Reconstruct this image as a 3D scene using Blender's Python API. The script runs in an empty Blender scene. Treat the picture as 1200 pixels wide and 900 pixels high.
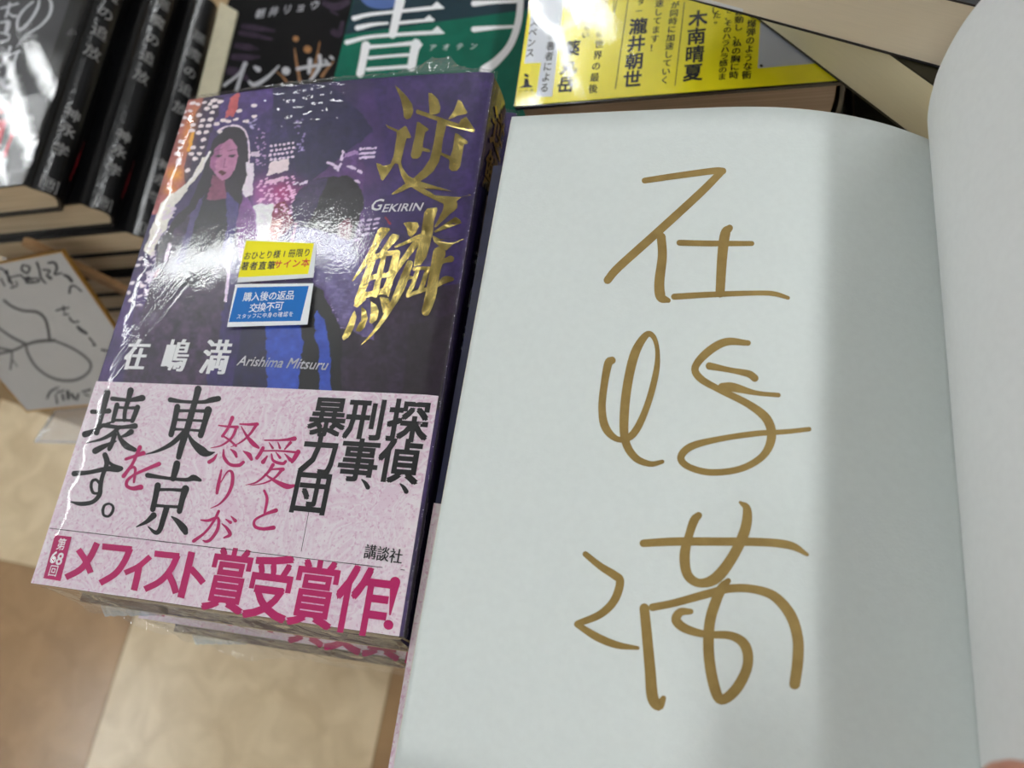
import bpy, math, random
import numpy as np
from mathutils import Matrix, Vector
from mathutils.geometry import tessellate_polygon

random.seed(7)
rng = np.random.default_rng(11)
SC = bpy.context.scene
COL = SC.collection
# ------------------------------------------------------------------ camera
# a phone held about 19 cm above the wrapped book (1 unit = 1 m; helper code below works in mm)
RC = np.array([[0.95943321, -0.03359288, 0.27992754],
               [0.12346049, 0.94267776, -0.31002605],
               [-0.2534668, 0.33200928, 0.90858374]])
CP = np.array([207.8, 8.45, 187.83])           # camera position in mm, z = 0 is the top of the wrapped book
FPX = 832.0                                    # focal length in pixels of a 1200 px wide frame
cd = bpy.data.cameras.new('camera')
cam = bpy.data.objects.new('camera', cd)
COL.objects.link(cam)
M = Matrix([list(r) for r in RC]).to_4x4()
M.translation = Vector(CP / 1000)
cam.matrix_world = M
cd.sensor_width = 36
cd.lens = FPX / 1200 * 36
cd.clip_start = 0.005
cd.dof.use_dof = True
cd.dof.focus_distance = 0.208
cd.dof.aperture_fstop = 12.0
SC.camera = cam
# ------------------------------------------------------------------ light
W = bpy.data.worlds.new('shop_air')
SC.world = W
W.use_nodes = True
W.node_tree.nodes['Background'].inputs[0].default_value = (0.98, 0.99, 1.0, 1)
W.node_tree.nodes['Background'].inputs[1].default_value = 0.18
SC.view_settings.view_transform = 'Standard'
SC.view_settings.look = 'None'
SC.view_settings.gamma = 1
SC.view_settings.use_curve_mapping = False
SC.view_settings.exposure = -0.04
# ceiling tube lights and added fill lights: x, y in m, turn in degrees, label
TUBES = [(1.56, -2.0, 0, 'ceiling light of the right row, nearest to the viewer'), (1.56, -0.3, 0, 'ceiling light of the right row, second from the viewer'),
         (1.56, 1.4, 0, 'ceiling light of the right row, third from the viewer'), (1.56, 3.1, 0, 'ceiling light of the right row, farthest from the viewer'),
         (-0.42, 2.58, 0, 'ceiling light straight behind the yellow banded novels'), (-0.42, 4.4, 0, 'farthest ceiling light of the middle row'),
         (-1.58, 1.18, 90, 'ceiling light set crosswise over the book tables'),
         (-2.95, -1.15, 0, 'ceiling light of the left row, over the bare floor'), (-3.3, 1.85, 0, 'ceiling light of the left row, behind the black novels'),
         (-2.95, 0.7, 0, 'added fill light at ceiling height, left of the wrapped book'), (-2.95, -3.0, 0, 'added fill light at ceiling height, left and nearest to the viewer'),  # both added as unseen fill to brighten the raised front board
         (-0.50, -2.1, 0, 'added fill light at ceiling height, behind the viewer'), (-0.50, -3.9, 0, 'added fill light at ceiling height, farthest behind the viewer')  # both added as unseen fill for the cream page edges and floor
         ]
TUBE_W = 33.0
CEIL = 1.9
FLOOR = -0.8


# ------------------------------------------------------------------ node helpers
def srgb(c):
    a = np.asarray(c, float) / 255.0
    return np.where(a <= 0.04045, a / 12.92, ((a + 0.055) / 1.055) ** 2.4)


MATS = {}


def mat(name, col, rough=0.5, metal=0.0, coat=0.0, var=0.0, scale=300.0, bump=0.0, bscale=400.0, spec=0.5, col2=None, stretch=None, distort=0.0):
    """Principled material; colour mottled by noise between col and col2, with a fine bump."""
    if name in MATS:
        return MATS[name]
    m = bpy.data.materials.new(name)
    m.use_nodes = True
    nt = m.node_tree
    b = nt.nodes['Principled BSDF']
    c = list(srgb(col)) + [1]
    b.inputs['Roughness'].default_value = rough
    b.inputs['Metallic'].default_value = metal
    b.inputs['Coat Weight'].default_value = coat
    b.inputs['Coat Roughness'].default_value = 0.08
    b.inputs['Specular IOR Level'].default_value = spec
    tc = nt.nodes.new('ShaderNodeTexCoord')
    mp = nt.nodes.new('ShaderNodeMapping')
    nt.links.new(tc.outputs['Object'], mp.inputs['Vector'])
    if stretch:
        mp.inputs['Scale'].default_value = stretch
    if col2 is None:
        k = 1 - var
        c2 = [c[0] * k, c[1] * k, c[2] * k, 1]
    else:
        c2 = list(srgb(col2)) + [1]
    n = nt.nodes.new('ShaderNodeTexNoise')
    n.inputs['Scale'].default_value = scale
    n.inputs['Detail'].default_value = 4
    n.inputs['Distortion'].default_value = distort
    nt.links.new(mp.outputs[0], n.inputs['Vector'])
    r = nt.nodes.new('ShaderNodeValToRGB')
    r.color_ramp.elements[0].position = 0.35
    r.color_ramp.elements[1].position = 0.68
    r.color_ramp.elements[0].color = c
    r.color_ramp.elements[1].color = c2
    nt.links.new(n.outputs['Fac'], r.inputs[0])
    nt.links.new(r.outputs[0], b.inputs['Base Color'])
    if bump:
        n2 = nt.nodes.new('ShaderNodeTexNoise')
        n2.inputs['Scale'].default_value = bscale
        n2.inputs['Detail'].default_value = 3
        nt.links.new(mp.outputs[0], n2.inputs['Vector'])
        bp = nt.nodes.new('ShaderNodeBump')
        bp.inputs['Strength'].default_value = bump
        bp.inputs['Distance'].default_value = 0.0005
        nt.links.new(n2.outputs['Fac'], bp.inputs['Height'])
        nt.links.new(bp.outputs[0], b.inputs['Normal'])
        nt.links.new(bp.outputs[0], b.inputs['Coat Normal'])
    MATS[name] = m
    return m


def page_edge_mat(name, col, dark, freq=900.0):
    """Paper edge of a page block: thin layers stacked in z."""
    m = bpy.data.materials.new(name)
    m.use_nodes = True
    nt = m.node_tree
    b = nt.nodes['Principled BSDF']
    b.inputs['Roughness'].default_value = 0.6
    b.inputs['Coat Weight'].default_value = 0.35
    b.inputs['Coat Roughness'].default_value = 0.2
    tc = nt.nodes.new('ShaderNodeTexCoord')
    mp = nt.nodes.new('ShaderNodeMapping')
    mp.inputs['Scale'].default_value = (9, 9, freq)
    n = nt.nodes.new('ShaderNodeTexNoise')
    n.inputs['Scale'].default_value = 1.0
    n.inputs['Detail'].default_value = 3
    r = nt.nodes.new('ShaderNodeValToRGB')
    r.color_ramp.elements[0].position = 0.3
    r.color_ramp.elements[1].position = 0.62
    r.color_ramp.elements[0].color = list(srgb(dark)) + [1]
    r.color_ramp.elements[1].color = list(srgb(col)) + [1]
    nt.links.new(tc.outputs['Object'], mp.inputs['Vector'])
    nt.links.new(mp.outputs[0], n.inputs['Vector'])
    nt.links.new(n.outputs['Fac'], r.inputs[0])
    nt.links.new(r.outputs[0], b.inputs['Base Color'])
    MATS[name] = m
    return m


def film_mat(name, bscale=60.0, strength=0.4, rough=0.06, tint=(1, 1, 1), refl=1.5, stretch=(1, 1, 1), fine=0.12, veil=0.0):
    """Clear shrink film: passes light straight through, mirrors by Fresnel over wrinkles."""
    m = bpy.data.materials.new(name)
    m.use_nodes = True
    nt = m.node_tree
    nt.nodes.remove(nt.nodes['Principled BSDF'])
    out = nt.nodes['Material Output']
    tr = nt.nodes.new('ShaderNodeBsdfTransparent')
    tr.inputs[0].default_value = (*tint, 1)
    gl = nt.nodes.new('ShaderNodeBsdfGlossy')
    gl.inputs['Roughness'].default_value = rough
    mx = nt.nodes.new('ShaderNodeMixShader')
    fr = nt.nodes.new('ShaderNodeFresnel')
    # same reflectance from both sides of the thin film
    ge = nt.nodes.new('ShaderNodeNewGeometry')
    mr = nt.nodes.new('ShaderNodeMapRange')
    mr.inputs['To Min'].default_value = refl
    mr.inputs['To Max'].default_value = 1.0 / refl
    nt.links.new(ge.outputs['Backfacing'], mr.inputs['Value'])
    nt.links.new(mr.outputs[0], fr.inputs['IOR'])
    tc = nt.nodes.new('ShaderNodeTexCoord')
    mp = nt.nodes.new('ShaderNodeMapping')
    mp.inputs['Scale'].default_value = stretch
    n = nt.nodes.new('ShaderNodeTexNoise')
    n.inputs['Scale'].default_value = bscale
    n.inputs['Detail'].default_value = 2
    n.inputs['Distortion'].default_value = 1.5
    n2 = nt.nodes.new('ShaderNodeTexNoise')
    n2.inputs['Scale'].default_value = 900
    n2.inputs['Detail'].default_value = 1
    bp = nt.nodes.new('ShaderNodeBump')
    bp.inputs['Strength'].default_value = strength
    bp.inputs['Distance'].default_value = 0.003
    bp2 = nt.nodes.new('ShaderNodeBump')
    bp2.inputs['Strength'].default_value = fine
    bp2.inputs['Distance'].default_value = 0.0004
    L = nt.links.new
    L(tc.outputs['Object'], mp.inputs[0])
    L(mp.outputs[0], n.inputs['Vector'])
    L(tc.outputs['Object'], n2.inputs['Vector'])
    L(n.outputs['Fac'], bp.inputs['Height'])
    L(n2.outputs['Fac'], bp2.inputs['Height'])
    L(bp.outputs[0], bp2.inputs['Normal'])
    L(bp2.outputs[0], fr.inputs['Normal'])
    L(bp2.outputs[0], gl.inputs['Normal'])
    L(fr.outputs[0], mx.inputs[0])
    L(tr.outputs[0], mx.inputs[1])
    L(gl.outputs[0], mx.inputs[2])
    last = mx
    if veil:
        df = nt.nodes.new('ShaderNodeBsdfDiffuse')
        df.inputs[0].default_value = (0.85, 0.88, 0.9, 1)
        m2 = nt.nodes.new('ShaderNodeMixShader')
        m2.inputs[0].default_value = veil
        L(mx.outputs[0], m2.inputs[1])
        L(df.outputs[0], m2.inputs[2])
        last = m2
    L(last.outputs[0], out.inputs['Surface'])
    MATS[name] = m
    return m


# ------------------------------------------------------------------ object helpers
def empty(name, loc, rz=0.0):
    o = bpy.data.objects.new(name, None)
    COL.objects.link(o)
    o.location = Vector(loc) / 1000
    o.rotation_euler = (0, 0, rz)
    o.empty_display_size = 0.02
    return o


def tag(o, label=None, cat=None, group=None, kind=None):
    if label:
        o['label'] = label
    if cat:
        o['category'] = cat
    if group:
        o['group'] = group
    if kind:
        o['kind'] = kind
    return o


def wm(o):
    m = Matrix.Identity(4)
    while o is not None:
        m = o.matrix_basis @ m
        o = o.parent
    return m


def mesh(name, V, F, material, parent=None, smooth=False, label=None, mi=None):
    """V: world points in mm -> one mesh object, stored in its parent's frame in m."""
    V = np.asarray(V, float) / 1000
    if parent is not None:
        inv = np.array(wm(parent).inverted())
        V = V @ inv[:3, :3].T + inv[:3, 3]
    me = bpy.data.meshes.new(name)
    me.from_pydata(V.tolist(), [], [tuple(int(i) for i in f) for f in F])
    for mm_ in (material if isinstance(material, (list, tuple)) else [material]):
        me.materials.append(mm_)
    if mi is not None:
        me.polygons.foreach_set('material_index', mi)
    if smooth:
        me.polygons.foreach_set('use_smooth', [True] * len(me.polygons))
    me.update()
    o = bpy.data.objects.new(name, me)
    COL.objects.link(o)
    o.parent = parent
    if label:
        o['label'] = label
    return o


def copy_tree(o, parent=None):
    c = o.copy()
    COL.objects.link(c)
    c.parent = parent
    for ch in [x for x in KIDS.get(o.name, [])]:
        copy_tree(ch, c)
    return c


KIDS = {}


def index_kids():
    KIDS.clear()
    for x in COL.objects:
        if x.parent is not None:
            KIDS.setdefault(x.parent.name, []).append(x)


def box(x0, x1, y0, y1, z0, z1):
    V = [(x, y, z) for z in (z0, z1) for y in (y0, y1) for x in (x0, x1)]
    F = [(0, 2, 3, 1), (4, 5, 7, 6), (0, 1, 5, 4), (2, 6, 7, 3), (0, 4, 6, 2), (1, 3, 7, 5)]
    return V, F


class MB:
    def __init__(s):
        s.V, s.F = [], []

    def add(s, V, F):
        n = len(s.V)
        s.V += [tuple(v) for v in V]
        s.F += [tuple(i + n for i in f) for f in F]

    def build(s, name, material, parent=None, **k):
        return mesh(name, s.V, s.F, material, parent, **k)


def bevel(o, w=0.4, seg=2):
    md = o.modifiers.new('bevel', 'BEVEL')
    md.width = w / 1000
    md.segments = seg
    md.limit_method = 'ANGLE'
    return o


# ------------------------------------------------------------------ sight lines: measured picture points put back on the real surfaces
def ray(x, y):
    return RC @ np.array([(x - 600) / FPX, (450 - y) / FPX, -1.0])


def at(x, y, z):
    v = ray(x, y)
    return CP + v * ((z - CP[2]) / v[2])


def at_plane(x, y, p0, n):
    v = ray(x, y)
    return CP + v * (np.dot(np.array(p0) - CP, n) / np.dot(v, n))


def pj(P):
    q = (np.asarray(P, float) - CP) @ RC
    return np.stack([600 + FPX * q[..., 0] / -q[..., 2], 450 - FPX * q[..., 1] / -q[..., 2]], -1)


# surfaces that carry print: each has pt(px, py, off) -> world mm and xy(X, Y, off) -> world mm
class Flat:
    def __init__(s, z):
        s.z = z

    def pt(s, x, y, off):
        return at(x, y, s.z + off)

    def xy(s, X, Y, off):
        return np.array([X, Y, s.z + off])


BW, BH, BT = 128.0, 188.0, 22.0      # the wrapped hardcover


def bulge(x, y):
    x = np.clip(x, 0, BW)
    y = np.clip(y, 0, BH)
    return 2.3 * np.sin(np.pi * x / BW) * (y / BH) ** 1.6 - 0.9 * np.clip((x - 122) / 6, 0, 1) ** 2


class Main:
    def pt(s, x, y, off):
        z = 0.0
        for _ in range(4):
            p = at(x, y, z + off)
            z = float(bulge(p[0], p[1]))
        return at(x, y, z + off)

    def xy(s, X, Y, off):
        return np.array([X, Y, float(bulge(X, Y)) + off])


class Plane:
    """slanted plane with frame (origin, ex, ey, n)"""
    def __init__(s, o, ex, ey):
        s.o = np.array(o, float)
        s.ex = np.array(ex, float) / np.linalg.norm(ex)
        s.n = np.cross(s.ex, ey)
        s.n /= np.linalg.norm(s.n)
        s.ey = np.cross(s.n, s.ex)

    def pt(s, x, y, off):
        return at_plane(x, y, s.o + s.n * off, s.n)

    def xy(s, X, Y, off):
        return s.o + s.ex * X + s.ey * Y + s.n * off


# ------------------------------------------------------------------ brush strokes
def smooth_pts(P, n=5):
    P = np.array(P, float)
    if len(P) < 3:
        return P
    Q = np.vstack([2 * P[0] - P[1], P, 2 * P[-1] - P[-2]])
    out = []
    for i in range(1, len(Q) - 2):
        for k in range(n):
            t = k / n
            a, b, c, d = Q[i - 1], Q[i], Q[i + 1], Q[i + 2]
            out.append(0.5 * (2 * b + (c - a) * t + (2 * a - 5 * b + 4 * c - d) * t * t + (3 * b - a - 3 * c + d) * t ** 3))
    out.append(P[-1])
    return np.array(out)


def stroke2d(P, cap='round', sm=True):
    """P: (x, y, width) -> outline strip (pts, faces) in the same 2-D frame."""
    P = smooth_pts(P) if sm else np.array(P, float)
    if len(P) == 2:
        tt_ = np.linspace(0, 1, 13)[:, None]
        P = P[0] * (1 - tt_) + P[1] * tt_
    C, Wd = P[:, :2], np.abs(P[:, 2]) / 2 * 1.13
    T = np.gradient(C, axis=0) if len(C) > 1 else np.array([[1, 0]])
    T /= np.maximum(np.linalg.norm(T, axis=1, keepdims=True), 1e-9)
    N = np.stack([-T[:, 1], T[:, 0]], 1)
    V, F = [], []
    for c, n, w in zip(C, N, Wd):
        V += [c + n * w, c - n * w]
    for i in range(len(C) - 1):
        F.append((2 * i, 2 * i + 1, 2 * i + 3, 2 * i + 2))
    if cap == 'round':
        for e, sgn in ((0, -1), (len(C) - 1, 1)):
            b = len(V)
            w = Wd[e]
            V.append(C[e])
            for k in range(7):
                a = math.pi * k / 6
                V.append(C[e] + N[e] * w * math.cos(a) + T[e] * sgn * w * math.sin(a))
            for k in range(6):
                F.append((b, b + 1 + k, b + 2 + k))
    return V, F


class Ink:
    """collects strokes, polygons and type on one surface as one mesh"""
    def __init__(s, surf, off=0.3):
        s.s, s.off, s.V, s.F = surf, off, [], []
        s.ox, s.oy, s.sc = 0, 0, 1.0
        s.k = 0

    def _add(s, pts, F):
        n = len(s.V)
        s.V += list(pts)
        s.F += [tuple(i + n for i in f) for f in F]

    def frame(s, ox=0, oy=0, sc=1.0):
        s.ox, s.oy, s.sc = ox, oy, sc
        return s

    def P(s, x, y):
        return s.s.pt(s.ox + x / s.sc, s.oy + y / s.sc, s.off + 0.004 * (s.k % 5))

    def stroke(s, pts, cap='round', sm=True):
        s.k += 1
        V, F = stroke2d(pts, cap, sm)
        s._add([s.P(*v) for v in V], F)
        return s

    def strokes(s, L, **k):
        for p in L:
            s.stroke(p, **k)
        return s

    def poly(s, pts, sm=False):
        s.k += 1
        if sm:
            Q = np.array(pts + [pts[0], pts[1]], float)
            R_ = []
            m = len(pts)
            for i in range(m):
                a, b, c, d = np.array(pts[i - 1], float), Q[i], Q[i + 1], np.array(pts[(i + 2) % m], float)
                for q in range(3):
                    t = q / 3
                    R_.append(0.5 * (2 * b + (c - a) * t + (2 * a - 5 * b + 4 * c - d) * t * t + (3 * b - a - 3 * c + d) * t ** 3))
            pts = [tuple(r) for r in R_]
        tr = tessellate_polygon([[Vector((p[0], p[1], 0)) for p in pts]])
        s._add([s.P(*p) for p in pts], tr)
        return s

    def quad(s, pts, n=8):
        """four corners (clockwise from top left), subdivided so it follows the surface"""
        s.k += 1
        a, b, c, d = [np.array(p, float) for p in pts]
        V, F = [], []
        for j in range(n + 1):
            for i in range(n + 1):
                u, v = i / n, j / n
                V.append(s.P(*((a * (1 - u) + b * u) * (1 - v) + (d * (1 - u) + c * u) * v)))
        for j in range(n):
            for i in range(n):
                q = j * (n + 1) + i
                F.append((q, q + 1, q + n + 2, q + n + 1))
        s._add(V, F)
        return s

    def type(s, text, p0, p1, w, h=None, bold=0.0, xb=0.0, shear=0.0, rot=None):
        """characters centred from picture point p0 (first) to p1 (last), w x h mm each"""
        a = s.s.pt(p0[0], p0[1], s.off)
        b = s.s.pt(p1[0], p1[1], s.off)
        if isinstance(s.s, Plane):
            la = np.array([np.dot(a - s.s.o, s.s.ex), np.dot(a - s.s.o, s.s.ey)])
            lb = np.array([np.dot(b - s.s.o, s.s.ex), np.dot(b - s.s.o, s.s.ey)])
        else:
            la, lb = a[:2], b[:2]
        n = len(text)
        for i, ch in enumerate(text):
            if ch == ' ':
                continue
            c = la + (lb - la) * (i / max(1, n - 1))
            s.glyph(ch, c, w, h or w, bold, xb, shear, rot or 0.0)
        return s

    def glyph(s, ch, c, w, h, bold=0.0, xb=0.0, shear=0.0, rot=0.0):
        s.k += 1
        V, F = glyph(ch, 0.0)
        sh = [(0.0, 0.0)]
        if xb:
            sh = [(-xb, 0), (-xb / 3, 0), (xb / 3, 0), (xb, 0)]
        if bold:
            r_ = bold * 0.8
            sh = [(a_ + r_ * c_, b_ + r_ * d_) for a_, b_ in (sh if xb else sh) for c_, d_ in ((1, 1), (1, -1), (-1, 1), (-1, -1), (0, 0))]
        cr, sr = math.cos(rot), math.sin(rot)
        for q, (dx, dy) in enumerate(sh):
            pts = []
            for (x, y) in V:
                X = (x + dx + y * shear) * w
                Y = (y + dy) * h
                X, Y = X * cr - Y * sr, X * sr + Y * cr
                pts.append(s.s.xy(c[0] + X, c[1] + Y, s.off + 0.003 * (q % 10 + s.k % 3)))
            s._add(pts, F)

    def word(s, text, c, h, shear=0.0, rot=0.0, bold=0.0, sx=1.0):
        """a Latin word centred at picture point c, cap height factor h mm"""
        p = s.s.pt(c[0], c[1], s.off)
        V0, F = glyph(text, 0.0, True)
        nV = len(V0)
        sh = [(0, 0)] if not bold else [(bold, bold), (-bold, bold), (bold, -bold), (-bold, -bold)]
        V = [(x + dx, y + dy) for dx, dy in sh for x, y in V0]
        F = [tuple(i + q * nV for i in f) for q in range(len(sh)) for f in F]
        cr, sr = math.cos(rot), math.sin(rot)
        pts = []
        for (x, y) in V:
            X, Y = (x * sx + y * shear) * h, y * h
            X, Y = X * cr - Y * sr, X * sr + Y * cr
            if isinstance(s.s, Plane):
                l = np.array([np.dot(p - s.s.o, s.s.ex), np.dot(p - s.s.o, s.s.ey)])
                pts.append(s.s.xy(l[0] + X, l[1] + Y, s.off))
            else:
                pts.append(s.s.xy(p[0] + X, p[1] + Y, s.off))
        s._add(pts, F)
        return s

    def build(s, name, material, parent, **k):
        return mesh(name, s.V, s.F, material, parent, **k)


GL = {}
EM = None


def raw_glyph(t, bold):
    cu = bpy.data.curves.new('tmp', 'FONT')
    cu.body = t
    cu.size = 1
    cu.resolution_u = 2
    cu.offset = bold
    cu.fill_mode = 'FRONT'
    o = bpy.data.objects.new('tmp', cu)
    COL.objects.link(o)
    dg = bpy.context.evaluated_depsgraph_get()
    dg.update()
    me = bpy.data.meshes.new_from_object(o.evaluated_get(dg))
    V = [(v.co.x, v.co.y) for v in me.vertices]
    F = [tuple(p.vertices) for p in me.polygons]
    bpy.data.objects.remove(o)
    bpy.data.curves.remove(cu)
    bpy.data.meshes.remove(me)
    return V, F


def glyph(t, bold=0.0, word=False):
    global EM
    key = (t, bold, word)
    if key in GL:
        return GL[key]
    if EM is None:
        V, _ = raw_glyph('国', 0.0)
        A = np.array(V)
        EM = ((A.max(0) + A.min(0)) / 2, (A[:, 1].max() - A[:, 1].min()) / 0.90)
    V, F = raw_glyph(t, bold)
    A = np.array(V) if V else np.zeros((0, 2))
    if word:
        c = (A.max(0) + A.min(0)) / 2
        A = A - c
    elif ord(t[0]) < 256:
        c = (A.max(0) + A.min(0)) / 2
        A = (A - c) / EM[1]
    else:
        A = (A - EM[0]) / EM[1]
    GL[key] = ([tuple(a) for a in A], F)
    return GL[key]


# ================================================================== SETTING
tile_a = mat('pale_floor_tile', (222, 202, 168), 0.24, var=0.0, col2=(202, 180, 146), scale=16, spec=0.5, distort=1.0)
tile_b = mat('brown_floor_tile', (164, 132, 96), 0.24, col2=(150, 120, 88), scale=16, spec=0.5, distort=1.0)
grout = mat('tile_joint', (150, 128, 98), 0.7)
fl = mesh('floor', *box(-3200, 2300, -2500, 2900, FLOOR * 1000 - 30, FLOOR * 1000 - 1.2), grout)
tag(fl, kind='structure')
TX, TY, TS = -663.0, -22.0, 450.0     # corner of the pale/brown tiles under the wrapped book
tmesh = {}
for i in range(-4, 6):
    for j in range(-4, 6):
        dark = ((i + j) % 2 == 0)
        if dark not in tmesh:
            V, F = box(0, TS - 1.2, 0, TS - 1.2, -1.2, 0)
            t = mesh('floor_tile', V, F, tile_b if dark else tile_a, None)
            bevel(t, 0.4, 1)
            tmesh[dark] = t
            o = t
        else:
            o = tmesh[dark].copy()
            COL.objects.link(o)
        o.parent = fl
        a = math.radians(-3.0)
        x, y = (i - 1) * TS, (j - 1) * TS
        o.location = ((TX + x * math.cos(a) - y * math.sin(a)) / 1000, (TY + x * math.sin(a) + y * math.cos(a)) / 1000, FLOOR)
        o.rotation_euler = (0, 0, a)
ce = mesh('ceiling', *box(-9000, 7000, -6000, 8000, CEIL * 1000 + 60, CEIL * 1000 + 90),
          mat('ceiling_board', (168, 168, 164), 0.9, var=0.05, scale=4))
tag(ce, kind='structure')

lamp_white = mat('lamp_housing_white', (225, 226, 226), 0.4)
tube_m = bpy.data.materials.new('lit_tube')
tube_m.use_nodes = True
b = tube_m.node_tree.nodes['Principled BSDF']
b.inputs['Base Color'].default_value = (0.9, 0.9, 0.9, 1)
b.inputs['Emission Color'].default_value = (0.96, 0.99, 1.0, 1)
b.inputs['Emission Strength'].default_value = TUBE_W


def cyl(p, q, r, n=12):
    p, q = np.array(p, float), np.array(q, float)
    d = (q - p) / np.linalg.norm(q - p)
    a = np.cross(d, [0, 0, 1.0] if abs(d[2]) < .9 else [1.0, 0, 0])
    a /= np.linalg.norm(a)
    b_ = np.cross(d, a)
    V, F = [], []
    for c in (p, q):
        for k in range(n):
            t = 2 * math.pi * k / n
            V.append(c + r * (a * math.cos(t) + b_ * math.sin(t)))
    for k in range(n):
        F.append((k, (k + 1) % n, n + (k + 1) % n, n + k))
    F.append(tuple(range(n))[::-1])
    F.append(tuple(range(n, 2 * n)))
    return V, F


first = None
for (x, y, deg, lab) in TUBES:
    if first is None:
        L = empty('ceiling_light', (x * 1000, y * 1000, CEIL * 1000 + 60))
        V, F = box(x * 1000 - 75, x * 1000 + 75, y * 1000 - 625, y * 1000 + 625, CEIL * 1000 + 25, CEIL * 1000 + 60)
        mesh('housing', V, F, lamp_white, L)
        for s in (-38, 38):
            V, F = cyl((x * 1000 + s, y * 1000 - 600, CEIL * 1000), (x * 1000 + s, y * 1000 + 600, CEIL * 1000), 19)
            mesh('tube', V, F, tube_m, L, smooth=True)
        tag(L, lab, 'ceiling light', 'tube lights on the shop ceiling')
        first = L
        index_kids()
    else:
        c = copy_tree(first)
        c.location = (x, y, CEIL + 0.06)
        c.rotation_euler = (0, 0, math.radians(deg))
        c['label'] = lab

# table: carries the piles of the back row
wood = mat('table_board', (176, 150, 112), 0.45, col2=(160, 132, 94), scale=30, stretch=(1, 8, 8))
TZ = -235.0
T = empty('display_table', (0, 500, FLOOR * 1000))
o = mesh('table_top', *box(-620, 700, 146, 900, TZ - 25, TZ), wood, T)
bevel(o, 1.5)
o = mesh('table_body', *box(-600, 680, 176, 880, FLOOR * 1000, TZ - 25), wood, T)
tag(T, 'wooden display table carrying the book piles of the back row', 'table')
PL = empty('plinth', (68, 96, FLOOR * 1000))
o = mesh('plinth_body', *box(22, 116, 30, 141, FLOOR * 1000, -124.5), wood, PL)
bevel(o, 1.0)
o = mesh('plinth_top', *box(18, 120, 26, 144, -124.5, -120.5), wood, PL)
tag(PL, 'narrow wooden plinth under the pile of purple novels', 'plinth')

# ================================================================== BOOK BUILDER
pages_tan = page_edge_mat('paper_edge_tan', (206, 188, 158), (172, 152, 120))
pages_cream = page_edge_mat('paper_edge_cream', (224, 212, 186), (196, 182, 150))
pages_brown = page_edge_mat('paper_edge_brown', (188, 164, 138), (160, 138, 112))


def jacket_profile(w, t, bl, n=10, r=1.4):
    """outer outline of cover front, rounded spine, back; x from fore edge to spine"""
    pts = [(0, t)]
    pts += [(w * k / 6, t) for k in range(1, 6)]
    for k in range(5):
        a = math.pi / 2 * (1 - k / 4)
        pts.append((w - r + r * math.cos(a), t - r + r * math.sin(a)))
    for k in range(1, n):
        s = k / n
        pts.append((w + bl * math.sin(math.pi * s), (t - r) * (1 - s) + r * s))
    for k in range(5):
        a = -math.pi / 2 * (k / 4)
        pts.append((w - r + r * math.cos(a), r + r * math.sin(a)))
    pts += [(w * (5 - k) / 6, 0) for k in range(0, 5)]
    pts.append((0, 0))
    return pts


def inset(pts, d):
    P = np.array(pts)
    T = np.gradient(P, axis=0)
    T /= np.maximum(np.linalg.norm(T, axis=1, keepdims=True), 1e-9)
    N = np.stack([T[:, 1], -T[:, 0]], 1)       # outward is left of travel for this order
    return P - N * -d if False else P + np.stack([T[:, 1], -T[:, 0]], 1) * d


def jacket(name, x0, y0, ztop, w, h, t, bl, th, m, parent, shear=0.0):
    O = jacket_profile(w, t, bl, r=4.0 if bl > 4 else 1.4)
    I = [tuple(p) for p in inset(O, th)]
    I[0] = (0, t - th)
    I[-1] = (0, th)
    V, F = [], []
    n = len(O)
    for y in (0, h):
        for (x, z) in O + I:
            V.append((x0 + x, y0 + y - shear * (1 - z / t), ztop - t + z))
    m2 = 2 * n
    for i in range(n - 1):
        F.append((i, i + 1, m2 + i + 1, m2 + i))
        F.append((n + i, m2 + n + i, m2 + n + i + 1, n + i + 1))
        F.append((i, n + i, n + i + 1, i + 1))
        F.append((m2 + i, m2 + i + 1, m2 + n + i + 1, m2 + n + i))
    F.append((0, m2, m2 + n, n))
    F.append((n - 1, 2 * n - 1, m2 + 2 * n - 1, m2 + n - 1))
    return mesh(name, V, F, m, parent, smooth=False)


def page_block(x0, y0, ztop, w, h, t, bl, th, m, parent, shear=0.0, inn=2.5, rnd=6.0, name='page_block'):
    prof = [(inn, t - th)]
    xs = w - 1.5
    for k in range(0, 11):
        s = k / 10
        prof.append((xs - rnd * (1 - math.sin(math.pi * min(max(s, 0), 1))) + bl - 1.5, (t - th) * (1 - s) + th * s))
    prof.append((inn, th))
    n = len(prof)
    V, F = [], []
    for y in (inn, h - inn):
        for (x, z) in prof:
            V.append((x0 + x, y0 + y - shear * (1 - z / t), ztop - t + z))
    for i in range(n):
        j = (i + 1) % n
        F.append((i, n + i, n + j, j))
    F.append(tuple(range(n)))
    F.append(tuple(range(n, 2 * n))[::-1])
    return mesh(name, V, F, m, parent)


def simple_book(kindname, x0, y0, ztop, w, h, t, cover_m, page_m, bl=3.0, th=1.6, rz=0.0, inn=2.5, rnd=6.0):
    B = empty(kindname, (x0, y0, ztop - t), rz)
    # geometry is laid out unrotated in the book's own frame
    B.rotation_euler = (0, 0, 0)
    jacket('cover', x0, y0, ztop, w, h, t, bl, th, cover_m, B)
    page_block(x0, y0, ztop, w, h, t, bl, th, page_m, B, inn=inn, rnd=rnd)
    B.rotation_euler = (0, 0, rz)
    return B


ORD = ['topmost', 'second', 'third', 'fourth', 'fifth', 'sixth', 'seventh', 'eighth', 'ninth', 'tenth', 'eleventh', 'twelfth']

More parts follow.
